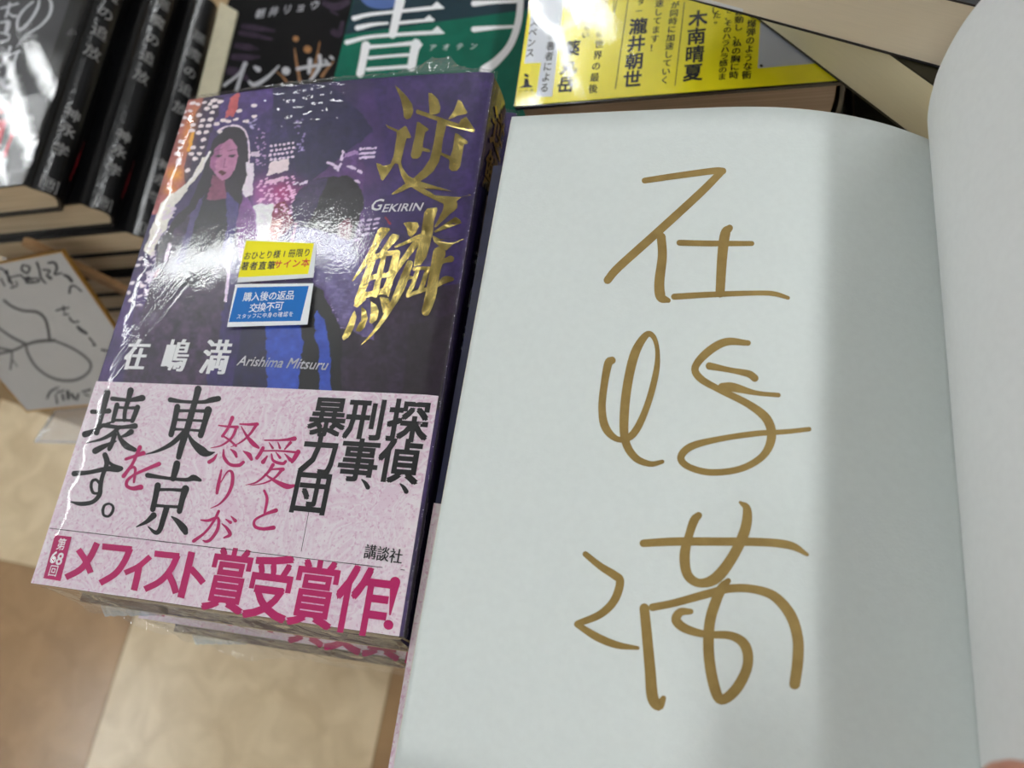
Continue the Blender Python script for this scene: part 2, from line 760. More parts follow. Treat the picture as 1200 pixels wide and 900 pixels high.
# ================================================================== THE WRAPPED BOOK
def in_poly(X, Y, P):
    P = np.array(P, float)
    r = np.zeros(X.shape, bool)
    j = len(P) - 1
    for i in range(len(P)):
        xi, yi = P[i]
        xj, yj = P[j]
        if yi != yj:
            r ^= ((yi > Y) != (yj > Y)) & (X < (xj - xi) * (Y - yi) / (yj - yi) + xi)
        j = i
    return r


def vnoise(X, Y, s, seed):
    g = np.random.default_rng(seed).random((128, 128))
    x, y = X / s, Y / s
    xi, yi = np.floor(x).astype(int), np.floor(y).astype(int)
    fx, fy = x - xi, y - yi
    fx, fy = fx * fx * (3 - 2 * fx), fy * fy * (3 - 2 * fy)
    a = g[xi % 128, yi % 128]
    b_ = g[(xi + 1) % 128, yi % 128]
    c = g[xi % 128, (yi + 1) % 128]
    d = g[(xi + 1) % 128, (yi + 1) % 128]
    return (a * (1 - fx) + b_ * fx) * (1 - fy) + (c * (1 - fx) + d * fx) * fy


def paint_cover(X, Y):
    """printed illustration of the jacket: a city at night, a long-haired woman and a man seen from behind.
    X, Y: where the cover's points were measured in the picture. Returns sRGB 0..255."""
    n1 = vnoise(X, Y, 9, 1) - .5
    n2 = vnoise(X, Y, 3.2, 2) - .5
    n3 = vnoise(X, Y, 24, 3) - .5
    x = X + n1 * 3.0 + n2 * 1.6
    y = Y + (vnoise(X, Y, 9, 5) - .5) * 3.0 + (vnoise(X, Y, 3.2, 6) - .5) * 1.6
    C = np.zeros(X.shape + (3,))
    C[:] = (88, 66, 122)
    C += (n3 * 34)[..., None] * np.array([1, .6, 1])
    C += (n1 * 16)[..., None]

    def put(mask, col, a=1.0, var=0.0):
        col = np.array(col, float)
        cc = C * (1 - a) + a * col
        if var:
            cc = cc + (n1 * var * 2 + n2 * var)[..., None] * np.array([1, .9, 1])
        C[mask] = cc[mask]

    def poly(P, col, a=1.0, var=8):
        put(in_poly(x, y, P), col, a, var)

    def glow(cx, cy, rx, ry, col, a, rot=0.0):
        dx, dy = X - cx, Y - cy
        c_, s_ = math.cos(rot), math.sin(rot)
        u, v = (dx * c_ + dy * s_) / rx, (-dx * s_ + dy * c_) / ry
        w_ = (a * np.exp(-(u * u + v * v)))[..., None]
        C[:] = C * (1 - w_) + w_ * np.array(col, float)

    def line(P, wd, col, a=1.0):
        P = smooth_pts([(p[0], p[1], 1) for p in P], 4)[:, :2] if len(P) > 2 else np.array(P, float)
        dmin = np.full(X.shape, 1e9)
        for p, q in zip(P[:-1], P[1:]):
            d = q - p
            t = np.clip(((X - p[0]) * d[0] + (Y - p[1]) * d[1]) / max(d @ d, 1e-9), 0, 1)
            dmin = np.minimum(dmin, np.hypot(X - p[0] - t * d[0], Y - p[1] - t * d[1]))
        put(dmin < wd / 2 * (1 + n2 * .9), col, a)

    def dots(L, rx, ry, col, rot=-0.3, a=1.0):
        c_, s_ = math.cos(rot), math.sin(rot)
        for (cx, cy) in L:
            dx, dy = X - cx, Y - cy
            near = (np.abs(dx) < rx * 2) & (np.abs(dy) < rx * 2)
            m = near & ((((dx * c_ + dy * s_) / rx) ** 2 + ((-dx * s_ + dy * c_) / ry) ** 2) < 1 + n2 * 1.2)
            put(m, col, a)

    R = np.random.default_rng(4)
    # sky and big shapes
    poly([(250, 90), (345, 90), (345, 150), (290, 160), (240, 150)], (104, 80, 146), .8, 10)
    poly([(322, 90), (385, 100), (420, 128), (437, 154), (402, 182), (366, 212), (346, 222), (316, 170)], (54, 50, 100), .9, 7)
    poly([(278, 150), (330, 120), (350, 215), (345, 240), (292, 240)], (76, 62, 120), .6, 10)
    poly([(430, 60), (600, 60), (590, 330), (540, 500), (430, 500), (440, 260), (452, 180)], (74, 56, 116), .75, 9)
    poly([(400, 345), (560, 330), (540, 480), (396, 480)], (60, 40, 66), .85, 12)
    poly([(480, 380), (560, 360), (540, 480), (470, 480)], (50, 36, 54), .7, 6)
    poly([(364, 214), (385, 196), (402, 182), (420, 176), (428, 200), (424, 240), (440, 300), (400, 290)], (118, 84, 138), .7, 12)
    glow(425, 210, 26, 16, (132, 92, 150), .5)
    glow(470, 150, 30, 60, (96, 66, 132), .5)
    # orange quarter on the left
    poly([(205, 90), (243, 90), (232, 160), (222, 205), (196, 250), (170, 250)], (196, 128, 122), .9, 16)
    poly([(222, 150), (241, 110), (262, 115), (246, 160), (232, 210), (215, 215)], (78, 54, 92), .85, 10)
    glow(221, 155, 7, 34, (222, 158, 70), .8, 0.28)
    glow(205, 204, 10, 9, (232, 178, 60), .95)
    glow(199, 222, 9, 6, (222, 160, 60), .8)
    line([(226, 156), (221, 176)], 4, (230, 180, 60))
    poly([(272, 112), (282, 110), (274, 137), (264, 137)], (206, 118, 118), .95, 8)
    # lit city in the middle
    glow(330, 226, 26, 20, (206, 84, 150), .85)
    glow(305, 225, 12, 18, (196, 110, 176), .7)
    glow(312, 258, 18, 22, (226, 190, 226), .9)
    glow(296, 300, 14, 40, (190, 140, 190), .75)
    poly([(318, 240), (334, 236), (344, 262), (322, 284), (312, 276)], (160, 70, 90), .7, 12)
    # dots of lit windows
    D = [(380, 105), (375, 140), (410, 140), (415, 100), (360, 185), (430, 180), (485, 155), (480, 190), (520, 187), (465, 228),
         (510, 225), (495, 268), (485, 312), (470, 350), (430, 315), (360, 280), (355, 315), (420, 350), (545, 110), (530, 60),
         (560, 75), (570, 175), (610, 155), (640, 160), (400, 447), (680, 150), (740, 160), (785, 70), (790, 130), (460, 60),
         (465, 125), (535, 150), (590, 45), (550, 40), (350, 385), (345, 405), (430, 55), (500, 50), (515, 85), (340, 350),
         (330, 230), (425, 215), (445, 380), (380, 60), (560, 35), (590, 220), (700, 100)]
    dots([(140 + a / 5, 110 + b_ / 5) for a, b_ in D], 3.4, 2.1, (236, 226, 228), -.15)
    D2 = [(318 + i * 5.0 + (j % 2) * 1.5 - j * .6, 171 + j * 5.4 - i * .7) for i in range(6) for j in range(4)]
    dots(D2, 1.9, 1.5, (232, 216, 232))
    D3 = [(302 + R.random() * 44, 206 + R.random() * 44) for _ in range(95)]
    dots(D3, 2.0, 1.2, (238, 200, 228), a=.9)
    D4 = [(299 + R.random() * 12, 150 + R.random() * 46) for _ in range(34)]
    dots(D4, 1.3, 1.0, (208, 180, 214), a=.8)
    D5 = [(345 + R.random() * 12, 140 + R.random() * 38) for _ in range(26)]
    dots(D5, 1.4, .9, (190, 176, 214), a=.7)
    D6 = [(292 + R.random() * 8, 140 + R.random() * 12) for _ in range(9)]
    dots(D6, 2.0, 1.1, (200, 190, 220), a=.8)
    poly([(316, 190), (338, 186), (337, 201), (313, 205)], (236, 222, 226), 1, 3)
    poly([(294, 177), (304, 176), (305, 182), (292, 183)], (226, 212, 226), 1, 3)
    poly([(312, 211), (332, 207), (331, 212), (310, 216)], (232, 200, 222), 1, 3)
    poly([(299, 241), (321, 239), (315, 284), (288, 290), (292, 262)], (240, 236, 246), 1, 3)
    poly([(318, 258), (330, 256), (324, 284), (312, 284)], (216, 180, 170), .8, 20)
    # windows on the right of the man
    for (a, b_) in [(650, 200), (685, 198), (710, 196), (648, 225), (675, 222), (703, 220), (646, 247), (672, 245), (700, 243)]:
        line([(280 + a / 4.5 - 2.4, 130 + b_ / 4.5 + .4), (280 + a / 4.5 + 2.4, 130 + b_ / 4.5 - .4)], 2.6, (222, 208, 228))
    poly([(404, 181), (420, 177), (421, 181), (403, 186)], (178, 150, 192), 1, 3)
    for p, q in [((402, 178), (400, 187)), ((399, 192), (396, 199)), ((384, 190), (396, 196)), ((408, 195), (416, 197)), ((420, 200), (424, 202)),
                 ((416, 212), (421, 214)), ((392, 197), (396, 198)), ((352, 216), (360, 213)), ((345, 216), (349, 214))]:
        line([p, q], 3, (222, 208, 226))
    for j in range(5):
        for i in range(3):
            if (i, j) not in ((2, 3), (2, 4), (1, 4)):
                line([(421 + i * 9 - j * 1.2 + R.random(), 259 + j * 5.5 - i), (426 + i * 9 - j * 1.2, 258 + j * 5.5 - i)], 2.4, (206, 190, 216), .9)
    line([(452, 255), (457, 262)], 2.5, (170, 50, 80))
    for _ in range(60):
        px_, py_ = 386 + R.random() * 26, 335 + R.random() * 55
        line([(px_, py_), (px_ + 4, py_ + R.random() * 2 - 1)], 1.5, (186, 172, 212), .75)
    glow(420, 320, 16, 20, (140, 116, 170), .5)
    # the woman: glow, coat, hair, face
    poly([(247, 178), (236, 200), (206, 240), (196, 264), (178, 300), (168, 292), (180, 262), (190, 236), (205, 226), (222, 212), (236, 186)], (236, 232, 226), 1, 4)
    for _ in range(40):
        py_ = 240 + R.random() * 120
        px_ = 197 - (py_ - 240) * .36 + R.random() * 15 - 4
        line([(px_, py_), (px_ + 4, py_ - 4 * R.random())], 2.4, (228, 218, 228), .9)
    poly([(236, 220), (214, 246), (192, 286), (176, 335), (158, 400), (140, 470), (322, 470), (316, 400), (306, 340), (300, 270), (292, 225), (272, 214)], (84, 64, 98), 1, 12)
    poly([(286, 222), (300, 250), (304, 300), (300, 330), (288, 326), (280, 300), (276, 262)], (160, 112, 172), .8, 12)
    poly([(270, 300), (290, 310), (296, 380), (286, 430), (262, 470), (236, 470), (256, 400)], (72, 56, 128), .8, 10)
    poly([(158, 360), (200, 350), (236, 360), (252, 390), (236, 470), (140, 470)], (92, 74, 104), .6, 14)
    poly([(238, 226), (266, 228), (268, 262), (262, 290), (242, 336), (201, 336), (214, 300), (224, 262)], (48, 44, 66), 1, 6)
    poly([(240, 228), (228, 262), (214, 310), (206, 312), (220, 262), (232, 230)], (98, 86, 140), .9, 6)
    poly([(264, 226), (282, 226), (276, 270), (268, 300), (260, 306), (266, 268)], (92, 78, 148), .9, 6)
    poly([(262, 151), (272, 147), (284, 149), (290, 160), (291, 182), (289, 206), (285, 226), (282, 240), (274, 236), (268, 226), (246, 224), (236, 232),
          (224, 250), (206, 268), (190, 296), (182, 318), (184, 290), (200, 262), (220, 240), (234, 212), (244, 180), (250, 164)], (58, 40, 66), 1, 7)
    poly([(249, 205), (264, 210), (266, 232), (252, 236), (243, 232)], (150, 92, 122), 1, 8)
    poly([(262, 166), (272, 164), (278, 172), (279, 186), (275, 199), (268, 208), (260, 211), (252, 205), (247, 194), (247, 184), (252, 172)], (196, 146, 176), 1, 6)
    poly([(262, 166), (252, 172), (247, 184), (247, 194), (251, 203), (254, 190), (256, 176)], (172, 116, 158), .8, 5)
    for cx, cy in ((256, 183), (272, 183)):
        line([(cx - 3.5, cy), (cx + 3.5, cy - 1)], 2.2, (100, 62, 96), .75)
        line([(cx - 5, cy - 6), (cx + 4, cy - 8)], 1.0, (120, 80, 112), .6)
    for cx in (256, 272):
        line([(cx - 1, 183.3), (cx + 1, 182.9)], 3.0, (60, 34, 60), .85)
    line([(264, 186), (262, 195), (265, 196)], 1.0, (150, 98, 136), .8)
    poly([(255, 201), (260, 198), (265, 201), (260, 205)], (112, 34, 62), 1, 2)
    line([(246, 178), (235, 198), (222, 212)], 2.2, (240, 234, 234))
    line([(258, 152), (266, 148), (280, 148), (289, 157), (292, 176), (291, 200)], 1.8, (236, 222, 232))
    poly([(289, 190), (297, 192), (296, 228), (288, 232), (284, 224), (288, 206)], (238, 228, 238), 1, 3)
    line([(297, 92 * 1 + 200), (269, 300)], 0.1, (238, 228, 238))
    line([(271, 290), (268, 310), (266, 336), (264, 352)], 3.6, (230, 216, 234))
    line([(199, 287), (194, 304)], 4, (226, 214, 226))
    line([(186, 316), (182, 324)], 3, (190, 160, 170))
    dots([(164, 283), (176, 284), (175, 291), (165, 303), (161, 311), (155, 332), (151, 343), (153, 352), (166, 335)], 3.0, 2.0, (226, 218, 224))
    # the man from behind
    poly([(346, 262), (372, 262), (412, 276), (416, 300), (430, 330), (440, 400), (398, 380), (380, 340), (362, 322), (336, 300)], (122, 112, 156), .9, 12)
    poly([(351, 222), (366, 212), (391, 205), (411, 207), (424, 222), (427, 242), (421, 260), (414, 282), (398, 276), (372, 268), (344, 264), (341, 240)], (52, 46, 60), 1, 8)
    poly([(351, 222), (366, 212), (385, 208), (372, 240), (360, 264), (344, 264), (341, 240)], (82, 62, 116), .8, 8)
    poly([(396, 262), (408, 256), (415, 264), (410, 282), (398, 278)], (126, 70, 90), 1, 6)
    line([(347, 262), (342, 284)], 2.6, (206, 170, 190))
    poly([(364, 330), (378, 340), (400, 388), (400, 470), (345, 470), (352, 400), (348, 388), (360, 378), (352, 350)], (30, 28, 40), 1, 3)
    poly([(284, 380), (318, 380), (316, 470), (270, 470)], (48, 46, 96), .9, 6)
    poly([(311, 382), (352, 380), (355, 402), (348, 470), (314, 470)], (72, 106, 190), 1, 10)
    poly([(372, 362), (380, 376), (386, 400), (388, 470), (376, 470), (372, 402), (367, 384)], (70, 104, 188), 1, 8)
    C[:] = np.clip(C + (n2 * 8)[..., None], 6, 250)
    C[:] = np.clip(255 * 1.06 * (C / 255) ** 1.5, 0, 244)
    return C


MS = Main()
BOOK = empty('wrapped_novel', (0, 0, -BT))
tag(BOOK, 'purple hardcover novel in clear film with gold title, pink paper band and two stickers', 'book', 'purple novels piled on the plinth')
SHEAR = 5.0
navy = mat('jacket_dark_purple', (40, 32, 62), 0.18, coat=0.5, var=0.3, scale=120)
jk = jacket('jacket', 0, 0, -1.0, BW, BH, BT - 1.0, 1.3, 1.6, navy, BOOK, shear=SHEAR)
page_block(0, 0, -1.0, BW - 1.5, BH, BT - 1.0, 1.3, 2.2, pages_tan, BOOK, shear=SHEAR)

# front cover with its printed picture (a dense sheet whose points carry the print's colours)
NX, NY = 400, 570
gx = np.linspace(0, BW, NX)
gy = np.linspace(0, BH, NY)
GX, GY = np.meshgrid(gx, gy)
GZ = bulge(GX, GY)
PX = pj(np.stack([GX, GY, GZ], -1))
top = np.stack([GX, GY, GZ], -1).reshape(-1, 3)
art = paint_cover(PX[..., 0], PX[..., 1]).reshape(-1, 3)
idx = np.arange(NX * NY).reshape(NY, NX)
Fq = np.stack([idx[:-1, :-1], idx[:-1, 1:], idx[1:, 1:], idx[1:, :-1]], -1).reshape(-1, 4)
me = bpy.data.meshes.new('front_cover')
# drop the sheet's rim down 1.2 mm so the board has an edge
rim = np.concatenate([idx[0, :], idx[1:, -1], idx[-1, -2::-1], idx[-2:0:-1, 0]])
nb = len(top)
low = top[rim].copy()
low[:, 2] -= 1.6
Vall = np.vstack([top, low])
k = len(rim)
Fr = np.array([(rim[i], nb + i, nb + (i + 1) % k, rim[(i + 1) % k]) for i in range(k)])
Fall = np.vstack([Fq, Fr])
Vl = Vall / 1000 - np.array([0, 0, -BT / 1000])
me.vertices.add(len(Vl))
me.vertices.foreach_set('co', Vl.ravel())
me.loops.add(Fall.size)
me.loops.foreach_set('vertex_index', Fall.ravel().astype(np.int32))
me.polygons.add(len(Fall))
me.polygons.foreach_set('loop_start', np.arange(0, Fall.size, 4, dtype=np.int32))
me.update(calc_edges=True)
ca = me.color_attributes.new('print', 'FLOAT_COLOR', 'POINT')
cols = np.ones((len(Vl), 4))
cols[:nb, :3] = srgb(art)
cols[nb:, :3] = srgb((60, 48, 86))
ca.data.foreach_set('color', cols.ravel())
am = bpy.data.materials.new('printed_cover')
am.use_nodes = True
nt = am.node_tree
at_n = nt.nodes.new('ShaderNodeAttribute')
at_n.attribute_name = 'print'
tcn = nt.nodes.new('ShaderNodeTexCoord')
nz = nt.nodes.new('ShaderNodeTexNoise')
nz.inputs['Scale'].default_value = 700
nz.inputs['Detail'].default_value = 3
mm = nt.nodes.new('ShaderNodeMapRange')
mm.inputs['To Min'].default_value = 0.86
mm.inputs['To Max'].default_value = 1.14
mv = nt.nodes.new('ShaderNodeVectorMath')
mv.operation = 'SCALE'
nt.links.new(tcn.outputs['Object'], nz.inputs['Vector'])
nt.links.new(nz.outputs['Fac'], mm.inputs['Value'])
nt.links.new(at_n.outputs['Color'], mv.inputs[0])
nt.links.new(mm.outputs[0], mv.inputs['Scale'])
pb = nt.nodes['Principled BSDF']
nt.links.new(mv.outputs[0], pb.inputs['Base Color'])
pb.inputs['Roughness'].default_value = 0.42
me.materials.append(am)
fc = bpy.data.objects.new('front_cover', me)
COL.objects.link(fc)
fc.parent = BOOK
fc['label'] = 'purple front cover printed with a city at night and two figures'

white_ink = mat('white_print', (238, 238, 240), 0.45)
black_ink = mat('black_print', (20, 22, 26), 0.5)
mag_ink = mat('magenta_print', (176, 18, 94), 0.5)
red_ink = mat('red_print', (206, 44, 40), 0.5)
gold = mat('gold_foil', (196, 178, 112), 0.24, metal=1.0, col2=(150, 132, 74), scale=140, bump=0.7, bscale=190)

# ---- gold title, traced glyph by glyph
ink = Ink(MS, 0.14).frame(430, 90, 5.625)
G1 = [
    [(183, 52), (215, 80), (265, 130), (298, 180), (307, 230), (290, 270), (262, 283), (243, 265), (238, 215), (220, 140)],
    [(122, 310), (135, 320), (195, 345), (208, 352), (250, 322), (262, 330), (292, 395), (285, 405), (262, 405), (245, 470), (225, 560), (235, 600), (270, 650), (335, 685), (500, 735), (560, 755), (680, 775), (690, 780), (620, 795), (590, 820), (585, 840), (598, 860), (575, 885), (545, 905), (520, 900), (520, 860), (500, 835), (380, 780), (290, 725), (250, 700), (225, 650), (205, 575), (185, 570), (140, 640), (105, 685), (95, 680), (65, 590), (62, 568), (85, 572), (110, 590), (155, 575), (175, 520), (195, 400), (195, 365), (135, 335)],
    [(405, 105), (430, 110), (470, 150), (485, 200), (480, 235), (450, 250), (412, 245)],
    [(322, 222), (335, 215), (530, 285), (605, 310), (620, 280), (655, 262), (712, 350), (708, 368), (690, 362), (520, 320), (460, 290), (325, 242)],
    [(600, 150), (620, 160), (662, 235), (655, 245), (600, 255), (545, 280), (535, 278), (575, 220)],
    [(465, 285), (525, 300), (520, 340), (500, 420), (490, 500), (475, 560), (440, 620), (390, 665), (300, 720), (225, 760), (165, 778), (160, 772), (250, 705), (310, 665), (370, 610), (415, 540), (440, 440)],
    [(330, 298), (345, 298), (408, 345), (405, 352), (385, 365), (370, 430), (370, 465), (415, 480), (418, 498), (365, 490), (355, 520), (335, 540), (300, 540), (288, 520), (300, 460), (315, 400)],
    [(580, 370), (600, 375), (665, 425), (665, 440), (640, 445), (630, 500), (615, 590), (595, 620), (560, 622), (540, 605), (545, 560), (540, 545), (485, 515), (482, 495), (550, 522), (565, 480)]]
for g in G1:
    ink.poly(g)
ink.frame(395, 235, 5.294)
G2 = [
    [(660, 0), (740, -10), (748, 25), (738, 48), (615, 165), (603, 165), (648, 75), (660, 45)],
    [(255, 180), (275, 165), (325, 170), (330, 182), (275, 248), (240, 320), (205, 380), (150, 440), (97, 505), (93, 495), (150, 400), (205, 300)],
    [(330, 220), (345, 205), (385, 215), (380, 238), (330, 290), (290, 330), (262, 350), (250, 345), (285, 290)],
    [(110, 680), (120, 720), (105, 790), (70, 850), (40, 868), (30, 850), (60, 780), (95, 700)],
    [(150, 655), (180, 680), (190, 730), (170, 790), (140, 815), (115, 810), (120, 790), (150, 740)],
    [(210, 625), (245, 650), (260, 690), (245, 740), (215, 765), (198, 755), (208, 700)],
    [(262, 600), (320, 605), (330, 640), (310, 690), (285, 698), (275, 650)],
    [(410, 140), (440, 132), (500, 135), (508, 160), (490, 200), (460, 228), (440, 215), (430, 170)],
    [(540, 75), (560, 48), (620, 42), (622, 60), (600, 130), (595, 200), (575, 280), (555, 350), (520, 400), (475, 410), (485, 340), (515, 240)],
    [(735, 100), (765, 120), (772, 140), (690, 170), (610, 200), (600, 190), (660, 150)],
    [(590, 215), (640, 240), (720, 235), (790, 238), (720, 270), (680, 310), (640, 290), (600, 255)],
    [(103, 655), (125, 665), (180, 615), (172, 570), (150, 560), (120, 600)]]
for g in G2:
    ink.poly(g)
ink.strokes([
    [(222, 365, 34), (185, 470, 40), (150, 570, 42), (128, 625, 40)],
    [(370, 325, 40), (352, 400, 40), (325, 500, 40), (300, 565, 40)],
    [(290, 350, 26), (270, 430, 30), (245, 540, 32), (235, 585, 32)],
    [(225, 355, 30), (300, 330, 28), (372, 325, 30)],
    [(185, 490, 28), (250, 468, 26), (338, 460, 28)],
    [(150, 590, 34), (230, 575, 30), (310, 555, 34)],
    [(500, 250, 40), (440, 330, 34), (400, 385, 30), (350, 460, 24), (325, 540, 18), (318, 590, 12)],
    [(450, 390, 36), (425, 460, 44), (385, 560, 44), (340, 650, 32), (270, 760, 22), (210, 835, 14), (150, 895, 4)],
    [(362, 288, 12), (440, 255, 20), (545, 205, 26)],
    [(500, 430, 22), (470, 520, 26), (440, 580, 20)],
    [(478, 425, 22), (530, 420, 20), (575, 422, 22)],
    [(560, 430, 26), (535, 510, 28), (515, 560, 24)],
    [(440, 590, 22), (490, 570, 22), (570, 545, 20)],
    [(405, 500, 20), (440, 480, 22), (470, 478, 14)]])
ink.stroke([(635, 325, 70), (605, 450, 58), (580, 590, 60), (550, 690, 46)])
ink.stroke([(625, 405, 16), (665, 375, 24), (705, 362, 38)])
ink.stroke([(620, 530, 14), (670, 492, 40), (712, 488, 24)])
ttl = ink.build('title_lettering', gold, BOOK, label='gold foil title characters')

# ---- white author line and small Latin words
ink = Ink(MS, 0.14)
ink.type('在', (160, 416), (160, 416), 9.6, 12.0, bold=.01, xb=.04)
ink.type('嶋', (206, 417), (206, 417), 10.4, 12.2, bold=.008, xb=.03)
ink.type('満', (253, 419), (253, 419), 10.8, 12.8, bold=.008, xb=.03)
ink.build('author_name', white_ink, BOOK, label='white author name')
ink = Ink(MS, 0.14)
ink.word('Arishima Mitsuru', (331, 425), 4.9, shear=.28, rot=-.02, sx=.98, bold=.012)
ink.build('author_name_latin', white_ink, BOOK)
ink = Ink(MS, 0.14)
ink.word('G', (442, 240), 6.2, shear=.25, rot=0.03, bold=.012)
ink.word('EKIRIN', (472, 243), 4.3, shear=.25, rot=0.02, sx=1.12, bold=.012)
ink.build('title_reading', white_ink, BOOK, label='small white Latin title')

# ---- spine lettering (faces the right)
class Spine:
    def __init__(s, x0, y0, ztop, t, bl, w):
        s.x, s.y, s.z, s.t, s.bl, s.w = x0 + w, y0, ztop, t, bl, w

    def xy(s, X, Y, off):      # X runs down the thickness, Y up along the book
        q = np.clip(.5 + X / s.t, 0, 1)
        return np.array([s.x + s.bl * math.sin(math.pi * q) + off, s.y + Y, s.z - q * s.t])


sp = Spine(0, 0, -1.0, BT - 1, 1.3, BW)
ink = Ink(sp, 0.25)
for ch, Y in (('逆', 170), ('鱗', 152)):
    ink.glyph(ch, (0, Y), 14, 17, bold=.012)
ink.build('spine_title', gold, BOOK)
ink = Ink(sp, 0.25)
for ch, Y in (('有', 118), ('嶋', 104), ('満', 90)):
    if ch == '有':
        ch = '在'
    ink.glyph(ch, (0, Y), 8, 9, bold=.01)
ink.build('spine_author', white_ink, BOOK)

# ---- pink paper band
obi_m = bpy.data.materials.new('marbled_pink_paper')
obi_m.use_nodes = True
nt = obi_m.node_tree
pb = nt.nodes['Principled BSDF']
pb.inputs['Roughness'].default_value = 0.5
tcn = nt.nodes.new('ShaderNodeTexCoord')
wv = nt.nodes.new('ShaderNodeTexNoise')
wv.inputs['Scale'].default_value = 34
wv.inputs['Detail'].default_value = 3
wv.inputs['Distortion'].default_value = 2.6
vr = nt.nodes.new('ShaderNodeTexVoronoi')
vr.feature = 'DISTANCE_TO_EDGE'
vr.inputs['Scale'].default_value = 620
r1 = nt.nodes.new('ShaderNodeValToRGB')
for e in list(r1.color_ramp.elements)[1:]:
    r1.color_ramp.elements.remove(e)
r1.color_ramp.elements[0].position = 0.0
r1.color_ramp.elements[0].color = list(srgb((226, 206, 219))) + [1]
for pos, c in ((.36, (224, 202, 216)), (.41, (231, 222, 228)), (.45, (222, 198, 213)), (.49, (232, 224, 229)), (.53, (223, 199, 214)), (.58, (232, 224, 229)), (.62, (224, 201, 215)), (.70, (230, 220, 226))):
    e = r1.color_ramp.elements.new(pos)
    e.color = list(srgb(c)) + [1]
r2 = nt.nodes.new('ShaderNodeValToRGB')
r2.color_ramp.elements[0].position = 0.05
r2.color_ramp.elements[0].color = (1, 1, 1, 1)
r2.color_ramp.elements[1].position = 0.16
r2.color_ramp.elements[1].color = (0, 0, 0, 1)
n3 = nt.nodes.new('ShaderNodeTexNoise')
n3.inputs['Scale'].default_value = 26
r3 = nt.nodes.new('ShaderNodeValToRGB')
r3.color_ramp.elements[0].position = 0.50
r3.color_ramp.elements[1].position = 0.75
mu = nt.nodes.new('ShaderNodeMath')
mu.operation = 'MULTIPLY'
mc = nt.nodes.new('ShaderNodeMix')
mc.data_type = 'RGBA'
mc.inputs[7].default_value = list(srgb((234, 222, 229))) + [1]
n4 = nt.nodes.new('ShaderNodeTexNoise')
n4.inputs['Scale'].default_value = 900
r4 = nt.nodes.new('ShaderNodeValToRGB')
r4.color_ramp.elements[0].position = 0.56
r4.color_ramp.elements[1].position = 0.66
mc2 = nt.nodes.new('ShaderNodeMix')
mc2.data_type = 'RGBA'
mc2.inputs[7].default_value = list(srgb((214, 178, 200))) + [1]
Lk = nt.links.new
for nd in (wv, vr, n3, n4):
    Lk(tcn.outputs['Object'], nd.inputs['Vector'])
Lk(wv.outputs['Fac'], r1.inputs[0])
Lk(vr.outputs['Distance'], r2.inputs[0])
Lk(n3.outputs['Fac'], r3.inputs[0])
Lk(r2.outputs[0], mu.inputs[0])
Lk(r3.outputs[0], mu.inputs[1])
Lk(n4.outputs['Fac'], r4.inputs[0])
Lk(r1.outputs[0], mc2.inputs[6])
Lk(r4.outputs[0], mc2.inputs[0])
Lk(mc2.outputs[2], mc.inputs[6])
Lk(mu.outputs[0], mc.inputs[0])
Lk(mc.outputs[2], pb.inputs['Base Color'])

OH = 68.2
MBo = MB()
n1_, n2_ = 40, 20
V, F = [], []
for lay in (0.32, 0.06):
    for j in range(n2_ + 1):
        for i in range(n1_ + 1):
            x, y = -0.25 + (BW - .3) * i / n1_, -0.1 + OH * j / n2_
            V.append((x, y, float(bulge(x, y)) + lay))
q = (n1_ + 1) * (n2_ + 1)
for j in range(n2_):
    for i in range(n1_):
        a = j * (n1_ + 1) + i
        F.append((a, a + 1, a + n1_ + 2, a + n1_ + 1))
        F.append((q + a, q + a + n1_ + 1, q + a + n1_ + 2, q + a + 1))
for i in range(n1_):
    F.append((i, q + i, q + i + 1, i + 1))
    a = n2_ * (n1_ + 1) + i
    F.append((a, a + 1, q + a + 1, q + a))
for j in range(n2_):
    a = j * (n1_ + 1)
    F.append((a, a + n1_ + 1, q + a + n1_ + 1, q + a))
    a += n1_
    F.append((a, q + a, q + a + n1_ + 1, a + n1_ + 1))
# the band turns down over the fore edge
b0 = len(V)
V += [(-.25, -.1, .3), (-.25, OH, .3), (-.3, -.1, -20), (-.3, OH, -20)]
F.append((b0, b0 + 1, b0 + 3, b0 + 2))
OBI = mesh('paper_band', V, F, obi_m, BOOK, label='pink marbled paper band across the lower third')

ink = Ink(MS, 0.42).frame(70, 440, 5)
KOWA = [
    [(278, 100, 36), (262, 170, 30), (235, 270, 26), (215, 335, 30)],
    [(190, 212, 24), (240, 214, 20), (288, 208, 28)],
    [(148, 345, 34), (195, 328, 26), (262, 290, 16), (335, 262, 6)],
    [(415, 88, 34), (400, 150, 26), (382, 210, 22), (378, 262, 20)],
    [(308, 136, 24), (400, 144, 18), (440, 140, 26), (484, 132, 34)],
    [(336, 172, 26), (322, 225, 24), (312, 268, 22)],
    [(335, 186, 16), (390, 190, 14), (455, 190, 20)],
    [(456, 186, 28), (440, 230, 26), (425, 266, 24)],
    [(318, 262, 16), (370, 262, 14), (430, 264, 16)],
    [(258, 292, 24), (340, 303, 20), (400, 300, 22), (442, 296, 30)],
    [(352, 302, 20), (300, 345, 22), (240, 375, 16), (157, 395, 6)],
    [(322, 345, 26), (305, 400, 24), (290, 432, 22)],
    [(208, 442, 34), (260, 415, 26), (330, 385, 8)],
    [(418, 330, 30), (390, 348, 22), (352, 362, 8)],
    [(340, 330, 10), (355, 370, 22), (390, 412, 34), (438, 435, 24)]]
